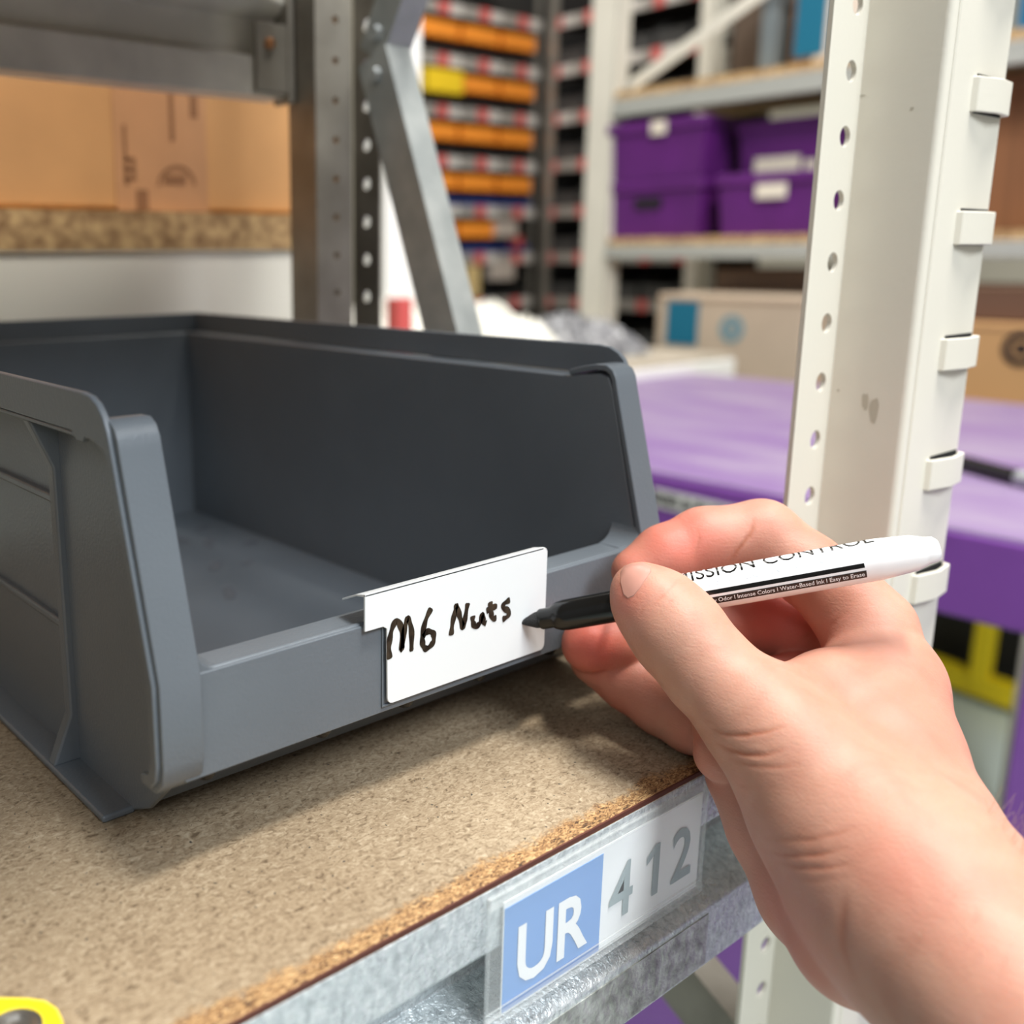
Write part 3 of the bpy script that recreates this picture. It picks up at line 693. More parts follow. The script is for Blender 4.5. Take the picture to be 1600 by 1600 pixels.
# normals from the field
def grad(P):
    e = .0004; g = np.zeros_like(P)
    for i in range(3):
        d = np.zeros(3); d[i] = e; g[:, i] = sdf(P + d) - sdf(P - d)
    return g / (np.linalg.norm(g, axis=1)[:, None] + 1e-12)
def toward(px, py):
    """point where the sight line meets the hand, found by marching"""
    d = ray(px, py); d = d/np.linalg.norm(d); t = .15
    for _ in range(90):
        s = sdf((CAM + d*t)[None])[0]; t += s * .9
        if s < .00005 or t > .6: break
    return CAM + d*t
CREASES = [  # pixel polylines, depth mm, width mm
 ([(1113,1140),(1135,1148),(1165,1149),(1200,1143),(1225,1135)], .75, .9), ([(1118,1160),(1140,1172),(1165,1179),(1195,1180),(1222,1172)], .8, 1.0),
 ([(1140,1185),(1170,1196),(1210,1199),(1250,1195)], .5, .9), ([(1128,1215),(1160,1228),(1215,1232)], .25, .8),
 ([(1195,1310),(1225,1313),(1265,1313),(1310,1303),(1335,1292)], .4, .9), ([(1200,1330),(1235,1337),(1280,1336),(1325,1325)], .6, .9), ([(1212,1346),(1250,1356),(1290,1357),(1330,1350)], .55, .9),
 ([(1230,1368),(1270,1378),(1320,1372)], .3, .8),
 ([(1020,948),(1035,932),(1052,915),(1062,905)], .3, .6), ([(1030,962),(1048,940),(1070,922)], .22, .5), ([(1010,944),(1004,952),(1002,968)], .25, .6),
 ([(1178,812),(1172,835),(1155,858),(1140,878)], .9, 1.0), ([(1088,822),(1092,845),(1084,875)], .35, .8),
 ([(1225,1018),(1262,992),(1300,975),(1325,955)], .5, .9), ([(1040,1412),(1330,1440)], 0, 1),
 ([(1322,1400),(1316,1440),(1318,1480),(1335,1530)], .5, 2.2), ([(1560,1290),(1540,1300)], .1, 1),
 ([(978,1040),(1000,1042),(1030,1038)], .2, .8), ([(1082,1108),(1078,1140),(1073,1160)], .2, .8),
]
HN = grad(HV); disp = np.zeros(len(HV)); crv = np.zeros(len(HV))
for pts, dp, wd in CREASES:
    if dp == 0: continue
    q3 = [toward(*p) for p in pts]
    dmin = np.full(len(HV), 9.); tt = np.zeros(len(HV)); n_ = len(q3) - 1
    for i in range(n_):
        a, b2 = q3[i], q3[i+1]; ba = b2 - a; t = np.clip(((HV - a) @ ba) / (ba @ ba), 0, 1)
        dd_ = np.linalg.norm(HV - a - t[:, None]*ba, axis=1); c = dd_ < dmin; dmin[c] = dd_[c]; tt[c] = ((i + t)/n_)[c]
    fall = np.exp(-(dmin/(wd*.001*.6))**2) * np.sin(np.pi*np.clip(tt*.86+.07, 0, 1))
    bulge = np.exp(-(dmin/(wd*.001*1.9))**2) * .25 * np.sin(np.pi*np.clip(tt*.86+.07, 0, 1))
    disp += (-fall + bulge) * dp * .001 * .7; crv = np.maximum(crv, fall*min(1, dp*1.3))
HV2 = HV + HN * disp[:, None]
# redness: fingertips, knuckles, side of palm
red = np.zeros(len(HV))
for (px, py, dep, r_, s_) in ((925,1008,.335,.016,1.0),(985,865,.335,.014,.55),(1060,840,.335,.018,.75),(1170,820,.335,.014,.25),(1000,1075,.35,.02,.75),(1100,1180,.31,.016,.5),(975,930,.305,.007,.5),(1210,940,.35,.02,1.0),(1290,1440,.27,.022,.55),(1150,1290,.31,.014,.3),(1290,885,.33,.014,.3),(1360,1150,.29,.03,.30),(1430,1360,.24,.012,.3),(1440,1110,.30,.02,.3),(1230,1010,.34,.016,.7),(1300,1000,.33,.014,.35)):
    c = np.array(atd(px, py, dep)); red = np.maximum(red, s_*np.exp(-(np.linalg.norm(HV-c, axis=1)/r_)**2))
M_SKIN = bpy.data.materials.new('skin'); M_SKIN.use_nodes = True
nt, b = nodes(M_SKIN)
at = nt.nodes.new('ShaderNodeAttribute'); at.attribute_name = 'redness'
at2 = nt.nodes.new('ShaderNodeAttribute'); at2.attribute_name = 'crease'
c = ramp(nt, noise(nt, 75, 5, None, .5), [(.3, (.43, .215, .15)), (.5, (.465, .25, .178)), (.7, (.49, .275, .20))])
blot = ramp(nt, noise(nt, 36, 3), [(.45, (0, 0, 0)), (.75, (.35,)*3)])
c = mix(nt, blot, c, (.55, .20, .145))
c = mix(nt, at.outputs['Fac'], c, (.56, .12, .085))
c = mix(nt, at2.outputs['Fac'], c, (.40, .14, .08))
nt.links.new(c, b.inputs['Base Color'])
b.inputs['Roughness'].default_value = .52; b.inputs['Specular IOR Level'].default_value = .35
b.inputs['Subsurface Weight'].default_value = .35; b.inputs['Subsurface Radius'].default_value = (1, .3, .15); b.inputs['Subsurface Scale'].default_value = .0035
bp = nt.nodes.new('ShaderNodeBump'); bp.inputs['Strength'].default_value = .35; bp.inputs['Distance'].default_value = .0003
nt.links.new(noise(nt, 1500, 3, (1, 1, 1), 0), bp.inputs['Height'])
bp2 = nt.nodes.new('ShaderNodeBump'); bp2.inputs['Strength'].default_value = .17; bp2.inputs['Distance'].default_value = .0006
nt.links.new(noise(nt, 240, 4, (1, 1, 3), 1.0), bp2.inputs['Height']); nt.links.new(bp.outputs[0], bp2.inputs['Normal']); nt.links.new(bp2.outputs[0], b.inputs['Normal'])
ho = np.array(THUMB[-1][0])
hand = thing('person', "person's bare right hand and wrist holding the marker pen up to the bin label", 'person', loc=Vector(ho))
me = bpy.data.meshes.new('hand'); me.from_pydata((HV2 - ho).tolist(), [], HQ.tolist()); me.materials.append(M_SKIN)
me.polygons.foreach_set('use_smooth', [True]*len(me.polygons))
for nm, arr in (('redness', red), ('crease', crv)):
    a = me.attributes.new(nm, 'FLOAT', 'POINT'); a.data.foreach_set('value', arr.astype(np.float32))
ho_ = bpy.data.objects.new('hand', me); COL.objects.link(ho_); ho_.parent = hand
sm = ho_.modifiers.new('smooth', 'SMOOTH'); sm.factor = .5; sm.iterations = 3
# thumbnail
M_NAIL = mat('nail', (.47, .235, .185), .35, spec=.4)
def nail(outline, name, lift=.0003):
    pts = [Vector(toward(*p)) for p in outline]; ctr = sum(outline_ for outline_ in [Vector(toward(sum(p[0] for p in outline)/len(outline), sum(p[1] for p in outline)/len(outline)))]) if False else None
    cpx = (sum(p[0] for p in outline)/len(outline), sum(p[1] for p in outline)/len(outline))
    rings = [(1.0, -.0001), (.93, lift*.8), (.6, lift*1.1), (.3, lift*1.2)]
    vs = []; n = len(outline)
    for k, l in rings:
        for p in outline:
            q = toward(cpx[0] + (p[0]-cpx[0])*k, cpx[1] + (p[1]-cpx[1])*k); g = grad(q[None])[0]; vs.append(Vector(q + g*l) - Vector(ho))
    q = toward(*cpx); g = grad(q[None])[0]; vs.append(Vector(q + g*lift*1.2) - Vector(ho))
    fs = [(k*n+i, k*n+(i+1) % n, (k+1)*n+(i+1) % n, (k+1)*n+i) for k in range(len(rings)-1) for i in range(n)]
    fs += [((len(rings)-1)*n+i, (len(rings)-1)*n+(i+1) % n, len(rings)*n) for i in range(n)]
    m_ = MB(); m_.add(vs, fs); return m_.build(name, M_NAIL, hand, smooth=True)
tag(nail([(975,884),(990,880),(1006,879),(1017,884),(1018,893),(1010,905),(1000,920),(990,932),(981,936),(974,930),(969,910),(969,893)], 'thumbnail'), 'short pink thumbnail')
# arm hair
Hm = MB(); rr = random.Random(11)
for i in range(46):
    px = rr.uniform(1545, 1640) if i < 30 else rr.uniform(1400, 1590)
    py = (1278 + (px-1562)*1.25 + rr.uniform(0, 8)) if i < 30 else rr.uniform(1400, 1560)
    if px > 1600 and i >= 30: continue
    p = toward(px + (0 if i >= 30 else -3), py + (4 if i < 30 else 0))
    if np.linalg.norm(p - CAM) > .5: continue
    g = grad(p[None])[0]; dirv = Vector(g)*.8 + Vector(ROT[0])*rr.uniform(-.7, .4) + Vector((0, 0, rr.uniform(-.2, .9))); dirv.normalize()
    L0 = rr.uniform(.004, .009) if i < 30 else .003; q = Vector(p); rad = .00005
    bend = Vector((rr.uniform(-.6, .6), rr.uniform(-.6, .6), .2)); prev = q
    for k in range(4):
        nx = prev + (dirv + bend*k*.22).normalized()*L0/4; Hm.bar(prev - Vector(ho), nx - Vector(ho), rad, rad, up=(.3, .5, .8)); prev = nx
tag(Hm.build('arm_hair', mat('hair', (.6, .45, .3), .5), hand), kind='stuff')

# ================================================================== YELLOW TAG IN THE NEAR CORNER
yo = atz(40, 1625, .001); yt = thing('yellow_tag', 'yellow plastic tag with a metal eyelet at the near left corner of the shelf', 'tag', loc=yo)
yc = [atz(px, py, .001) - yo for px, py in ((-60,1580),(0,1571),(45,1572),(72,1576),(90,1588),(98,1605),(104,1640),(112,1720),(-60,1720))]
m_ = MB(); n = len(yc); m_.add([v for v in yc] + [v + Vector((0, 0, .0022)) for v in yc], [tuple(range(n))[::-1], tuple(range(n, 2*n))] + [(i, (i+1) % n, (i+1) % n + n, i+n) for i in range(n)])
m_.build('plate', M_YEL, yt, bevel=.0005)
ec = atz(22, 1612, .0032) - yo
m_ = MB(); m_.lathe(ec, (0, 0, 1), [(0, .0060), (.0008, .0060), (.0014, .0050), (.0010, .0035), (.0002, .003)], n=28); m_.build('eyelet', mat('eyelet_metal', (.35, .33, .30), .3, metal=.9), yt, smooth=True)

# ================================================================== PURPLE TABLE
XT = .90; zt_ = atx(1256, 778, XT).z; zb_ = atx(1530, 974, XT).z
tb = thing('table', 'purple packing table with a scuffed top and deep front edge, beyond the shelf', 'table', loc=(XT, .4, -1.05))
tbo = Vector((XT, .4, -1.05)); tf = lambda v: Vector(v) - tbo
yT1 = aty(1000, 600, 1).y
bk = atz(1240, 597, zt_)
XTB = bk.x
M_TTOP = mat('purple_top', (.215, .13, .30), .42, col2=(.30, .235, .35), vscale=14, stretch=(1, .35, 1))
m_ = MB(); m_.box((XT, -.45, zt_-.012), (XTB, 1.112, zt_), fn=tf); m_.build('table_top', M_TTOP, tb, bevel=.003)
m_ = MB(); m_.box((XT-.002, -.45, zb_), (XT+.03, 1.112, zt_-.004), fn=tf); m_.build('apron', M_PURP, tb, bevel=.004)
yl = atx(1150, 1600, XT).y; yr = atx(1575, 1150, XT).y
M_PURL = mat('purple_panel', (.24, .09, .40), .4, var=.1, vscale=5)
m_ = MB(); m_.box((XT+.01, atx(1166, 1500, XT+.01).y, -1.05), (XT+.05, 1.112, zb_+.01), fn=tf); m_.build('side_panel', M_PURL, tb, bevel=.003)
m_ = MB(); m_.box((XT+.01, -.45, -1.05), (XT+.05, yr, zb_+.01), fn=tf); m_.build('side_panel', M_PURL, tb, bevel=.003)
# label strip along the table's edge
la = atx(1022, 762, XT-.003); lb = atx(1240, 812, XT-.003)
sl = thing('label_strip', 'long white label strip with black capitals stuck on the purple table edge', 'label', loc=la)
m_ = MB(); h_ = .020; m_.add([(0, 0, 0), tuple(lb-la), tuple(lb-la+Vector((0, 0, -h_))), (0, 0, -h_), (.001, 0, 0), tuple(lb-la+Vector((.001,0,0))), tuple(lb-la+Vector((.001, 0, -h_))), (.001, 0, -h_)], [(0,1,2,3),(7,6,5,4),(0,4,5,1),(2,6,7,3),(0,3,7,4),(1,5,6,2)])
m_.build('paper', mat('dull_white', (.62, .62, .60), .5), sl)
L_ = (lb - la).length; dl = (lb - la).normalized()
tl = text_mesh('SORIES & PACKAGING', .0165, lambda u, v: Vector((-.0006, 0, 0)) + dl*(u - .018) + Vector((0, 0, v - .0155)), bold=.0003, space=.95); tl.build('lettering', M_BLACKP, sl)
# black pen on the table
pa = atz(1500, 722, zt_+.008); pb = atz(1612, 752, zt_+.008)
bpn = thing('black_pen', 'black pen with a silver tip lying on the purple table, right of the beige upright', 'pen', loc=pa)
dv = pb - pa; m_ = MB(); m_.lathe((0,0,0), dv, [(0, .006), (.002, .0078), (dv.length*.83, .0078), (dv.length*.84, .006)], n=20); m_.build('barrel', M_BLACKP, bpn, smooth=True)
m_ = MB(); m_.lathe((0,0,0), dv, [(dv.length*.84, .0078), (dv.length*.95, .0078), (dv.length*1.4, .007)], n=20); m_.build('silver_end', M_GALV, bpn, smooth=True)

# ================================================================== YELLOW FLOOR FRAME
ya = atz(1440, 1036, -1.0); yb2 = atz(1640, 1108, -1.0)
yf = thing('floor_barrier', 'yellow steel barrier low on the floor beyond the purple table', 'barrier', loc=ya)
dvv = yb2 - ya; m_ = MB(); m_.bar(-dvv*.5, dvv*1.3, .05, .062); m_.build('base_bar', M_YEL, yf, bevel=.005)
yu = atz(1530, 1070, -1.0) - ya; m_ = MB(); m_.bar(yu, yu + Vector((0, 0, .75)), .045, .045, up=(1, 0, 0)); m_.build('post', M_YEL, yf, bevel=.005)
dk = thing('dark_bin', 'dark container standing behind the yellow barrier', 'container', loc=ya)
per = Vector((dvv.y, -dvv.x, 0)).normalized()
if per.x < 0: per = -per
m_ = MB(); c0 = per*.12 - dvv*.5; c1 = per*.12 + dvv*.9
vs = [c0, c1, c1+per*.5, c0+per*.5]; vs = [v + Vector((0,0,-.03)) for v in vs]; m_.add(vs + [v + Vector((0,0,.8)) for v in vs], [(0,3,2,1),(4,5,6,7),(0,1,5,4),(1,2,6,5),(2,3,7,6),(3,0,4,7)]); m_.build('shell', M_BLK, dk, bevel=.01)

# ================================================================== WORKBENCH WITH WHITE EDGE + bags
YW = 1.12
e0 = aty(983, 571, YW); e1 = aty(1146, 553, YW); zw = (e0.z + e1.z)/2; xw1 = e1.x; hw = zw - aty(1140, 600, YW).z
wbn = thing('workbench', 'workbench with speckled top and white front edge, left of the teal printed box', 'workbench', loc=(xw1, YW, -1.05))
wo = Vector((xw1, YW, -1.05)); wf = lambda v: Vector(v) - wo
m_ = MB(); m_.box((-.2, YW, zw-.010), (xw1, YW+.46, zw), fn=wf); m_.build('bench_top', mat('bench_top', (.48, .42, .33), .7, var=.3, vscale=60), wbn, bevel=.002)
m_ = MB(); m_.box((-.2, YW-.006, zw-hw), (xw1, YW+.02, zw-.009), fn=wf); m_.build('front_edge', mat('bench_white', (.8, .8, .76), .4), wbn, bevel=.003)
for x_ in (.1, xw1-.06):
    for y_ in (YW+.03, YW+.40):
        m_ = MB(); m_.box((x_, y_, -1.05), (x_+.04, y_+.04, zw-hw+.01), fn=wf); m_.build('leg', M_BEIGE2, wbn)
# crumpled clear bags
M_BAG = mat('bag_film', (.80, .78, .70), .25, spec=.6)
M_BAGG = mat('bag_grey', (.35, .35, .36), .3, spec=.6, col2=(.10, .10, .11), vscale=60)
def bag(px0, px1, pyb, h, label, mt, seed, ylev):
    a = aty(px0, pyb, ylev); b2 = aty(px1, pyb, ylev); r = random.Random(seed); nx, ny = 40, 26
    W_ = b2.x - a.x; D2 = .26
    base = Vector((a.x, ylev, zw + .001)); vs = []
    ph = [(r.uniform(20, 90), r.uniform(20, 90), r.uniform(0, 6)) for _ in range(10)]
    for j in range(ny+1):
        for i in range(nx+1):
            u, v = i/nx, j/ny; env = (math.sin(math.pi*min(max(u, .0), 1))**.35)*(math.sin(math.pi*v)**.4)
            z = h*env*(.50 + .15*sum(abs(math.sin(k1*u*W_*1.2 + k2*v*D2 + p)) for k1, k2, p in ph[:5]) + r.uniform(-.10, .10)) if 0 < i < nx and 0 < j < ny else 0
            vs.append((u*W_ + r.uniform(-.003, .003), v*D2 + r.uniform(-.003, .003), z))
    K = nx+1; fs = [(j*K+i, j*K+i+1, (j+1)*K+i+1, (j+1)*K+i) for j in range(ny) for i in range(nx)]
    fs.append(tuple([i for i in range(K)][::-1] + [j*K for j in range(1, ny+1)] + [ny*K+i for i in range(1, K)] + [j*K+nx for j in range(ny-1, 0, -1)]))
    m_ = MB(); m_.add(vs, fs); o = m_.build('plastic_bag', mt, smooth=False); o.location = base
    return tag(o, label, 'bag')
bag(600, 758, 540, .10, 'crumpled white plastic bag behind the galvanised brace on the workbench', M_BAG, 1, YW+.17)
bag(772, 890, 540, .09, 'crumpled white plastic bag between the brace and the rack post, on the workbench', M_BAG, 2, YW+.16)
bag(915, 1020, 545, .070, 'flat grey bag with dark folds at the right of the pile on the workbench', M_BAGG, 3, YW+.10)

# ================================================================== RACK R (beige) with crates, facing the aisle at x = XRK
XRK = 2.05
def atR(px, py, dx=0): return atx(px, py, XRK + dx)
def vpost(name, px_a, px_b, py, xp, label, mt, depth=.05):
    a = atx(px_a, py, xp); b2 = atx(px_b, py, xp); y0, y1 = sorted((a.y, b2.y))
    m_ = MB(); o = thing(name, label, 'rack post', loc=(xp, y0, -1.05))
    m_.box((0, 0, 0), (.003, y1-y0, 3.2)); m_.box((0, 0, 0), (depth, .003, 3.2)); m_.box((0, y1-y0-.003, 0), (depth, y1-y0, 3.2)); m_.build('profile', mt, o, bevel=.001)
    return o
vpost('rack_post', 909, 948, 380, XRK, 'beige rack post at the left end of the purple crate shelves', M_BEIGE2)
vpost('rack_post', 1091, 1113, 80, XRK+.45, 'thin beige rack post seen above the purple crates', M_BEIGE2)
rp = vpost('rack_post', 1690, 1730, 380, XRK, 'beige rack post beyond the right edge of the front upright', M_BEIGE2)
def rshelf(py_t, py_b, px, label, ylo, yhi):
    zt2 = atR(px, py_t).z; zb2 = atR(px, py_b).z
    o = thing('rack_shelf', label, 'shelf', loc=(XRK, ylo, zb2))
    m_ = MB(); m_.box((0, 0, 0), (.02, yhi-ylo, zt2-zb2)); m_.box((-.004, 0, 0), (0, yhi-ylo, (zt2-zb2)*.35)); m_.build('front_beam', mat('rail_far', (.42, .43, .40), .5, metal=.3), o, bevel=.002)
    m_ = MB(); m_.box((.004, 0, zt2-zb2), (.5, yhi-ylo, zt2-zb2+.018)); m_.build('board', M_CHIPFAR, o)
    return zt2 + .018
yP = atR(945, 380).y; yEnd = atR(1690, 380).y
z_sh = rshelf(384, 404, 950, 'beige beam and chipboard shelf carrying the purple crates', yEnd, yP)
z_up = rshelf(135, 165, 1100, 'upper beige shelf above the purple crates', yEnd, yP)
d0 = atR(985, 135, .03); d1 = atR(1195, -15, .03); br_ = thing('diagonal_brace', 'beige diagonal brace of the crate rack, at the top of the photo', 'brace', loc=d0)
m_ = MB(); m_.bar((0,0,0), (d1-d0)*1.3, .028, .004, up=(1,0,0)); m_.build('bar', M_BEIGE2, br_)
m_ = MB(); m_.lathe((-.002, 0, 0), (-1, 0, 0), [(0, .008), (.006, .008)], n=8); m_.build('bolt', M_GALV, br_)
def crate(px0, px1, zb, h, dx, label, lab_px=None, hole=None, sticker=None, D=.30):
    y1 = atR(px0, 300).y; y0 = atR(px1, 300).y; W_ = y1-y0
    o = thing('crate', label, 'crate', 'purple crates on the rack', loc=(XRK + dx, y0, zb))
    t = .004; m_ = MB()
    def wall(a, b2): m_.box(a, b2)
    tx = .012
    m_.box((tx, tx, 0), (D-tx, W_-tx, .004))
    for pl, (x0_, y0_), (x1_, y1_) in ((0, (0,0),(0,W_)), (1, (D,0),(D,W_)), (2, (0,0),(D,0)), (3, (0,W_),(D,W_))):
        cx_, cy_ = D/2, W_/2
        def ins(x, y, k): return (x + (k if x < cx_ else -k), y + (k if y < cy_ else -k))
        q = [(*ins(x0_, y0_, tx), 0), (*ins(x1_, y1_, tx), 0), (*ins(x1_, y1_, .004), h), (*ins(x0_, y0_, .004), h)]
        r_ = [(*ins(x0_, y0_, tx+t), 0), (*ins(x1_, y1_, tx+t), 0), (*ins(x1_, y1_, .004+t), h), (*ins(x0_, y0_, .004+t), h)]
        m_.add(q + r_, [(0,1,2,3),(7,6,5,4),(0,4,5,1),(2,6,7,3),(0,3,7,4),(1,5,6,2)])
    m_.build('tub', M_CRATE, o)
    m_ = MB()
    m_.box((-.002, 0, h-.022), (.004, W_, h)); m_.box((D-.004, 0, h-.022), (D+.002, W_, h)); m_.box((0, -.002, h-.022), (D, .004, h)); m_.box((0, W_-.004, h-.022), (D, W_+.002, h))
    m_.build('rim', M_CRATE, o, bevel=.002)
    if hole: m_ = MB(); m_.box((.002, W_*.42, h*.52), (.0085, W_*.70, h*.70)); m_.build('handle_hole', M_SLOT, o)
    if lab_px:
        for (a, b2, c_, d_) in lab_px:
            A_ = atx(a, b2, XRK+dx-.004); B_ = atx(c_, d_, XRK+dx-.004); m_ = MB(); m_.box((-.005, min(A_.y, B_.y)-y0, B_.z-zb), (-.003, max(A_.y, B_.y)-y0, A_.z-zb)); m_.build('paper_label', mat('paper', (.72, .66, .55), .7), o)
    return o
hcr = (atR(1020, 190).z - z_sh)/2*1.0
crate(946, 1092, z_sh, hcr, .01, 'purple crate on the lower left of the rack stack, with a dark handle hole', hole=True)
crate(944, 1096, z_sh+hcr+.003, hcr, .0, 'purple crate on top of the left stack, with a small white sticker', lab_px=[(1018,190,1040,208)])
crate(1114, 1290, z_sh, hcr, .01, 'purple crate at the bottom of the right stack, beside the front upright', lab_px=[(1182,288,1228,308)])
crate(1116, 1300, z_sh+hcr+.003, hcr*.85, .07, 'purple crate on top of the right stack, set back, with a cream label', lab_px=[(1180,248,1248,275),(1258,250,1275,272)])
crate(1480, 1700, z_sh, hcr, .02, 'purple crate glimpsed right of the front upright on the rack') if False else None
def cbox(px0, px1, zb, zt2, xp, D, label, mt, name='cardboard_box', cat='cardboard box', extra=None):
    y1 = atx(px0, 400, xp).y; y0 = atx(px1, 400, xp).y
    o = thing(name, label, cat, loc=(xp, y0, zb)); m_ = MB(); m_.box((0, 0, 0), (D, y1-y0, zt2-zb)); m_.build('carton', mt, o, bevel=.004)
    m_ = MB(); m_.box((-.0012, -.0005, (zt2-zb)*.93), (D*.98, (y1-y0)+.0005, (zt2-zb)*.945)); m_.build('flap_seam', mat('seam', (.25, .15, .08), .8), o)
    if extra: extra(o, y0, zb)
    return o
def teal_extra(rects, circ=None):
    def f(o, y0, zb):
        xp = o.location.x
        for (a, b2, c_, d_) in rects:
            A_ = atx(a, b2, xp-.001); B_ = atx(c_, d_, xp-.001); m_ = MB(); m_.box((-.002, min(A_.y, B_.y)-y0, B_.z-zb), (-.0008, max(A_.y, B_.y)-y0, A_.z-zb)); m_.build('teal_panel', M_TEAL, o)
        if circ:
            c_ = atx(circ[0], circ[1], xp-.001); m_ = MB(); m_.lathe((-.0006, c_.y-y0, c_.z-zb), (-1, 0, 0), [(0, circ[2]), (.001, circ[2]), (.001, circ[2]*.6), (0, circ[2]*.6)], n=28, cap=False); m_.build('round_emblem', circ[3], o)
            m_ = MB(); m_.box((-.0018, c_.y-y0-circ[2]*.35, c_.z-zb-circ[2]*.3), (-.0006, c_.y-y0+circ[2]*.35, c_.z-zb+circ[2]*.3)); m_.build('emblem_mark', circ[3], o)
    return f
M_TEAL2 = mat('teal_print_pale', (.12, .26, .32), .6)
# upper shelf boxes
cbox(1240, 1340, z_up, z_up+.30, XRK+.03, .3, 'white carton with a blue band on the upper rack shelf', mat('white_carton', (.70, .60, .50), .6), extra=teal_extra([(1250,-40,1286,84)], None))
cbox(1205, 1236, z_up, z_up+.30, XRK+.10, .3, 'narrow brown carton left of the white one on the upper shelf', mat('brown_carton', (.42, .20, .07), .8))
cbox(1160, 1184, z_up, z_up+.26, XRK+.06, .2, 'thin grey folder standing on the upper rack shelf', mat('grey_folder', (.16, .19, .20), .6), 'folder', 'folder')
cbox(1120, 1170, z_up, z_up+.25, XRK+.25, .2, 'dark brown box at the back of the upper rack shelf', mat('dark_carton', (.10, .07, .05), .8))
# boxes seen to the right of the front upright
cbox(1475, 1680, z_sh+.001, z_up-.06, XRK+.09, .3, 'dark brown carton on the crate shelf, right of the front upright', mat('brown_carton2', (.26, .11, .045), .8, var=.3, vscale=12, stretch=(1, 6, .2)))
cbox(1340, 1470, z_sh+.001, z_up-.05, XRK+.40, .15, 'brown carton behind the right purple crates', mat('brown_carton3', (.24, .11, .03), .8))
cbox(1540, 1690, z_up, z_up+.30, XRK+.05, .3, 'blue fronted carton high at the right edge', mat('blue_carton', (.01, .12, .25), .6))
# lower level boxes under the crate shelf
def zat(py, px, xp): return atx(px, py, xp).z
z_low = zat(600, 1160, XRK-.10) - .02
lsh = thing('rack_shelf', 'low shelf of the crate rack under the cartons', 'shelf', loc=(XRK-.12, yEnd, z_low-.03)); m_ = MB(); m_.box((0, 0, 0), (.6, yP-yEnd+.1, .03)); m_.build('board', M_CHIPFAR, lsh)
cbox(1032, 1265, z_low, zat(462, 1150, XRK-.10), XRK-.10, .35, 'cream carton with a teal panel and round emblem under the crate shelf', M_CREAMBOX, extra=teal_extra([(1044,470,1088,540)], (1143, 514, .028, M_TEAL2)))
cbox(1120, 1290, zat(470, 1200, XRK+.0)+.0, zat(420, 1200, XRK+.15), XRK+.15, .2, 'grey-brown carton lying behind the cream carton', mat('greybrown', (.25, .18, .14), .8))
cbox(1440, 1700, z_low, zat(505, 1560, XRK-.08), XRK-.08, .3, 'brown carton with a round black emblem at the right edge', mat('brown_carton4', (.46, .26, .11), .8), extra=teal_extra([], (1596, 545, .03, M_BLACKP)))
cbox(1440, 1700, zat(505, 1560, XRK-.08)+.001, zat(448, 1560, XRK-.05), XRK-.05, .25, 'dark brown carton on top of the emblem carton at the right edge', mat('brown_carton5', (.12, .06, .035), .8))

# ================================================================== WHITE PILLAR
pw = atd(628, 250, 1.9); pv = MB(); a = aty(606, 250, pw.y); b2 = aty(657, 250, pw.y)
pv.box((a.x, pw.y, -1.05), (b2.x, pw.y+.08, 2.5)); tag(pv.build('pillar', mat('white_pillar', (.93, .93, .90), .5), bevel=.004), 'bright white square pillar behind the rear upright', 'pillar')
rb = aty(634, 480, YW+.10); m_ = MB(); m_.box((-.016, 0, 0), (.016, .03, .13)); o = m_.build('red_box', M_RED, bevel=.003); o.location = (rb.x, YW+.10, zw+.001)
tag(o, 'small red object on the workbench beside the foot of the white pillar', 'box')

# ================================================================== FAR RACK OF SMALL BINS (two walls meeting in a corner)
cn_ = atd(842, 250, 3.3); XB2, YB2 = cn_.x, cn_.y
ORD = ['top', 'second', 'third', 'fourth', 'fifth', 'sixth', 'seventh', 'eighth', 'ninth']
CO = ['left', 'middle', 'right']
def small_bin_mesh(W, Hh, D, lipf=.5):
    t = .003; m_ = MB()
    m_.box((0, 0, 0), (W, D, t)); m_.box((0, D-t, 0), (W, D, Hh))
    for x_ in (0, W-t): m_.prism([(0, 0), (D, 0), (D, Hh), (D*.30, Hh), (0, Hh*lipf)], 0, x_, x_+t)
    m_.box((0, 0, 0), (W, t, Hh*lipf)); return m_
def strip_y(px, k): pass
# row heights measured on the corner column
rows_py = [42, 112, 190, 262, 334, 402, 470]      # label-strip rows near the corner (px 850)
zr = [aty(842, py, YB2).z for py in rows_py]
pit = (zr[0] - zr[-1]) / 6
zrow = [zr[0] + pit*1 - 0*pit] + [zr[0] - k*pit for k in range(8)]
xL0 = aty(650, 250, YB2).x; wcol = (XB2 - .03 - xL0)/3 * 1.0
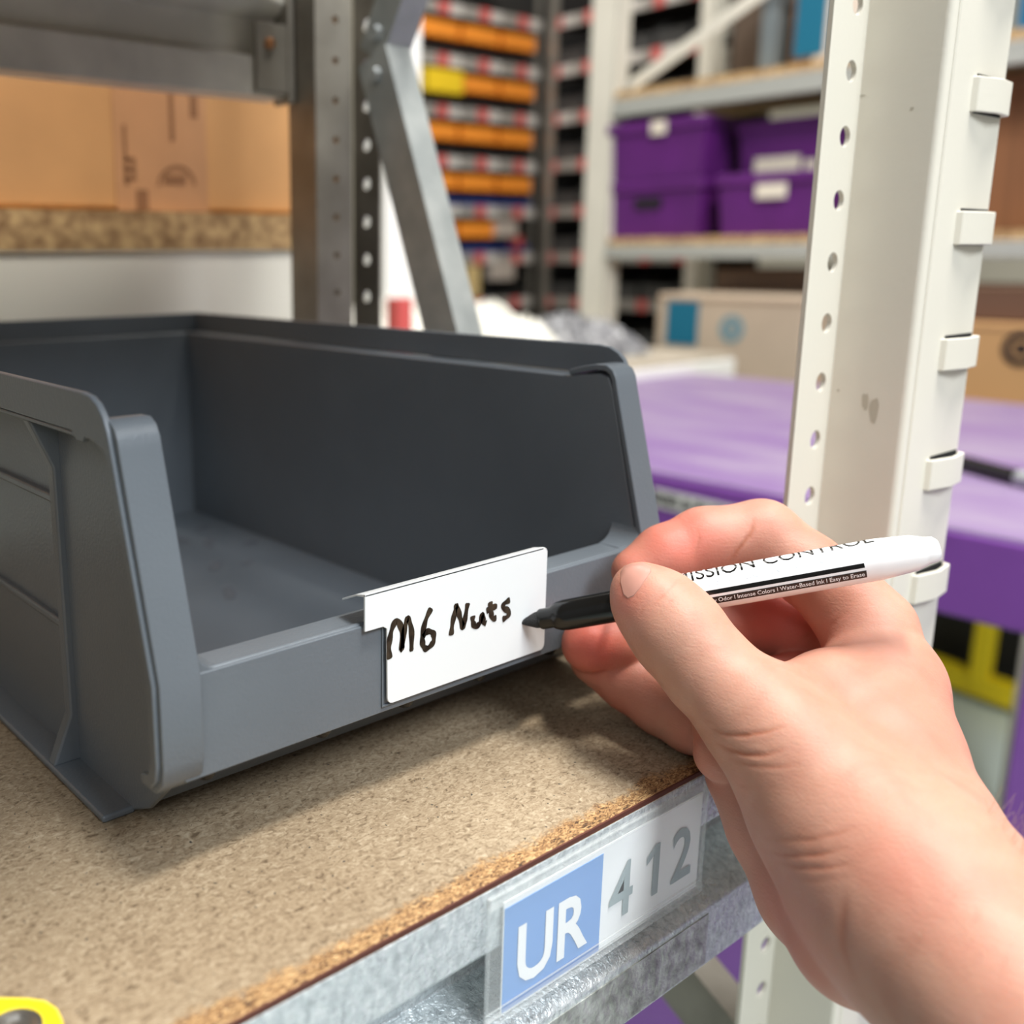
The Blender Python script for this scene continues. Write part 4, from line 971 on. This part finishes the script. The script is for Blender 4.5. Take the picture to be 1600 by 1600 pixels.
# left bay faces -Y
bayL = thing('bin_rack', 'far rack of small orange and blue bins facing the camera, left of the corner', 'rack', loc=(xL0, YB2, -1.05))
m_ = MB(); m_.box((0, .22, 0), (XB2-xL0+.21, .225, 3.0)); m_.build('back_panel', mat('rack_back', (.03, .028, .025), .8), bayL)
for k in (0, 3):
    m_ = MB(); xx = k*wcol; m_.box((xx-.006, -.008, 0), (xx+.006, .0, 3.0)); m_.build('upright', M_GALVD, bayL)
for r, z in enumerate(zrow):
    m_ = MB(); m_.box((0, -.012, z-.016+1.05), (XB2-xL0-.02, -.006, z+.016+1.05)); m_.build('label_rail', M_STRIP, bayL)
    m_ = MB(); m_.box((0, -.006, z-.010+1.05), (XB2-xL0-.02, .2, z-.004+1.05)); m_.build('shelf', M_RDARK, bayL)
    for c_ in range(3):
        m_ = MB(); m_.box((c_*wcol+wcol*.42, -.0135, z-.017+1.05), (c_*wcol+wcol*.68, -.012, z+.017+1.05)); m_.build('red_label', M_RED, bayL)
        m_ = MB(); m_.box((c_*wcol+wcol*.68, -.0135, z-.015+1.05), (c_*wcol+wcol*.98, -.012, z+.015+1.05)); m_.build('white_label', M_LABW, bayL)
ob = small_bin_mesh(wcol*.90, pit*.42, .2, .75); bb = small_bin_mesh(wcol*.92, pit*.40, .2, .6)
meshes = {}
def put(kind, mbm, mt, x, y, z, rz, label, group):
    if kind in meshes:
        o = meshes[kind].copy(); COL.objects.link(o)
    else:
        o = mbm.build('small_bin', mt); meshes[kind] = o
    o.location = (x, y, z); o.rotation_euler = (0, 0, rz); o['label'] = label; o['category'] = 'bin'; o['group'] = group; return o
for r in range(1, 8):
    z = zrow[r]
    for c_ in range(3):
        x = xL0 + c_*wcol + wcol*.05
        if r in (1, 2, 3, 4) or (r == 5 and c_ < 2):
            if not (r == 2 and c_ == 0):
                put('orange', ob, M_ORANGE, x, YB2-.004, z-.016-pit*.44, 0, f'orange small bin, {ORD[r-1]} orange row down, {CO[c_]} of three, far rack', 'orange bins in the far rack')
            else:
                put('yellow', small_bin_mesh(wcol*.9, pit*.55, .2, .85), mat('yellow_bin', (.8, .55, .02), .4), x, YB2-.03, z-.016-pit*.56, 0, 'single yellow small bin at the left of the far rack beside the white pillar', 'orange bins in the far rack')
        if r <= 3 or r >= 6:
            if r == 6 and c_ == 0: continue
            put('black', bb, M_BLK, x, YB2-.004, z-pit+.005, 0, f'black small bin under the {ORD[r-1]} label rail, {CO[c_]} column, far left rack', 'black bins in the far rack')
        elif r in (4, 5):
            put('blue', bb, M_BLUE, x, YB2-.004, z-pit+.005, 0, f'dark blue small bin, {["upper","lower"][r-4]} blue row, {CO[c_]} column, far left rack', 'blue bins in the far rack')
def smallbox(px, py, w, h, xo, yo_, mt, nm, label, cat):
    v = aty(px, py, YB2-.02); m_ = MB(); m_.box((-w/2, 0, -h/2), (w/2, .04, h/2)); o = m_.build(nm, mt, bevel=.002); o.location = v; return tag(o, label, cat)
M_PALE = mat('pale_box', (.42, .36, .31), .7)
smallbox(793, 358, .095, .05, 0, 0, M_PALE, 'small_carton', 'pale small carton in the far rack between label rails, upper of two', 'box')
smallbox(788, 424, .10, .055, 0, 0, M_PALE, 'small_carton', 'pale small carton in the far rack just above the plastic bags, lower of two', 'box')
smallbox(742, 440, .045, .10, 0, 0, mat('tan_tube', (.58, .42, .18), .7), 'tan_packet', 'upright tan packet beside the galvanised brace in the far rack', 'packet')
smallbox(812, 377, .028, .03, 0, 0, M_RED, 'red_packet', 'small dark red packet in the far rack right of the pale carton', 'packet')
# right bay faces -X
YR0 = atx(1125, 300, XB2).y
nC = 5; wr = (YB2 - .05 - YR0)/nC
bayR = thing('bin_rack', 'far rack of black bins running right from the corner behind the beige post', 'rack', loc=(XB2, YR0, -1.05))
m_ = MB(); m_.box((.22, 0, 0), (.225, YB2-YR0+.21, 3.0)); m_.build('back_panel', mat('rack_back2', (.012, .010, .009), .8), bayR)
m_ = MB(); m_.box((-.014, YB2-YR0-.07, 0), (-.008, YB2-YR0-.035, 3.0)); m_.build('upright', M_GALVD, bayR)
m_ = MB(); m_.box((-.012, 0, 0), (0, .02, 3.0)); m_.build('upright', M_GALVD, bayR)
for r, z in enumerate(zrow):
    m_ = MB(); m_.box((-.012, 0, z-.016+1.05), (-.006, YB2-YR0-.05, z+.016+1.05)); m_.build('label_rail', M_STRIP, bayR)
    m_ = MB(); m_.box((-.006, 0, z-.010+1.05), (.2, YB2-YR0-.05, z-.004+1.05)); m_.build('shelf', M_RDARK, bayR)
    for c_ in range(nC):
        y = c_*wr
        m_ = MB(); m_.box((-.0135, y+wr*.70, z-.017+1.05), (-.012, y+wr*.98, z+.017+1.05)); m_.build('red_label', M_RED, bayR)
        m_ = MB(); m_.box((-.0135, y+wr*.30, z-.015+1.05), (-.012, y+wr*.68, z+.015+1.05)); m_.build('white_label', M_LABW if r < 4 else M_STRIP, bayR)
rb_ = small_bin_mesh(wr*.90, pit*.62, .2, .62)
M_BLK2 = mat('charcoal_bin', (.045, .045, .044), .5)
CN5 = ['first', 'second', 'third', 'fourth', 'fifth']
for r in range(1, 8):
    for c_ in range(nC):
        yy = YR0 + c_*wr + wr*.95
        put('charcoal', rb_, M_BLK2, XB2-.004, yy, zrow[r]-pit+.006, -math.pi/2, f'charcoal small bin, {ORD[r-1]} row down, {CN5[nC-1-c_]} from the corner, far right rack', 'charcoal bins in the far right rack')
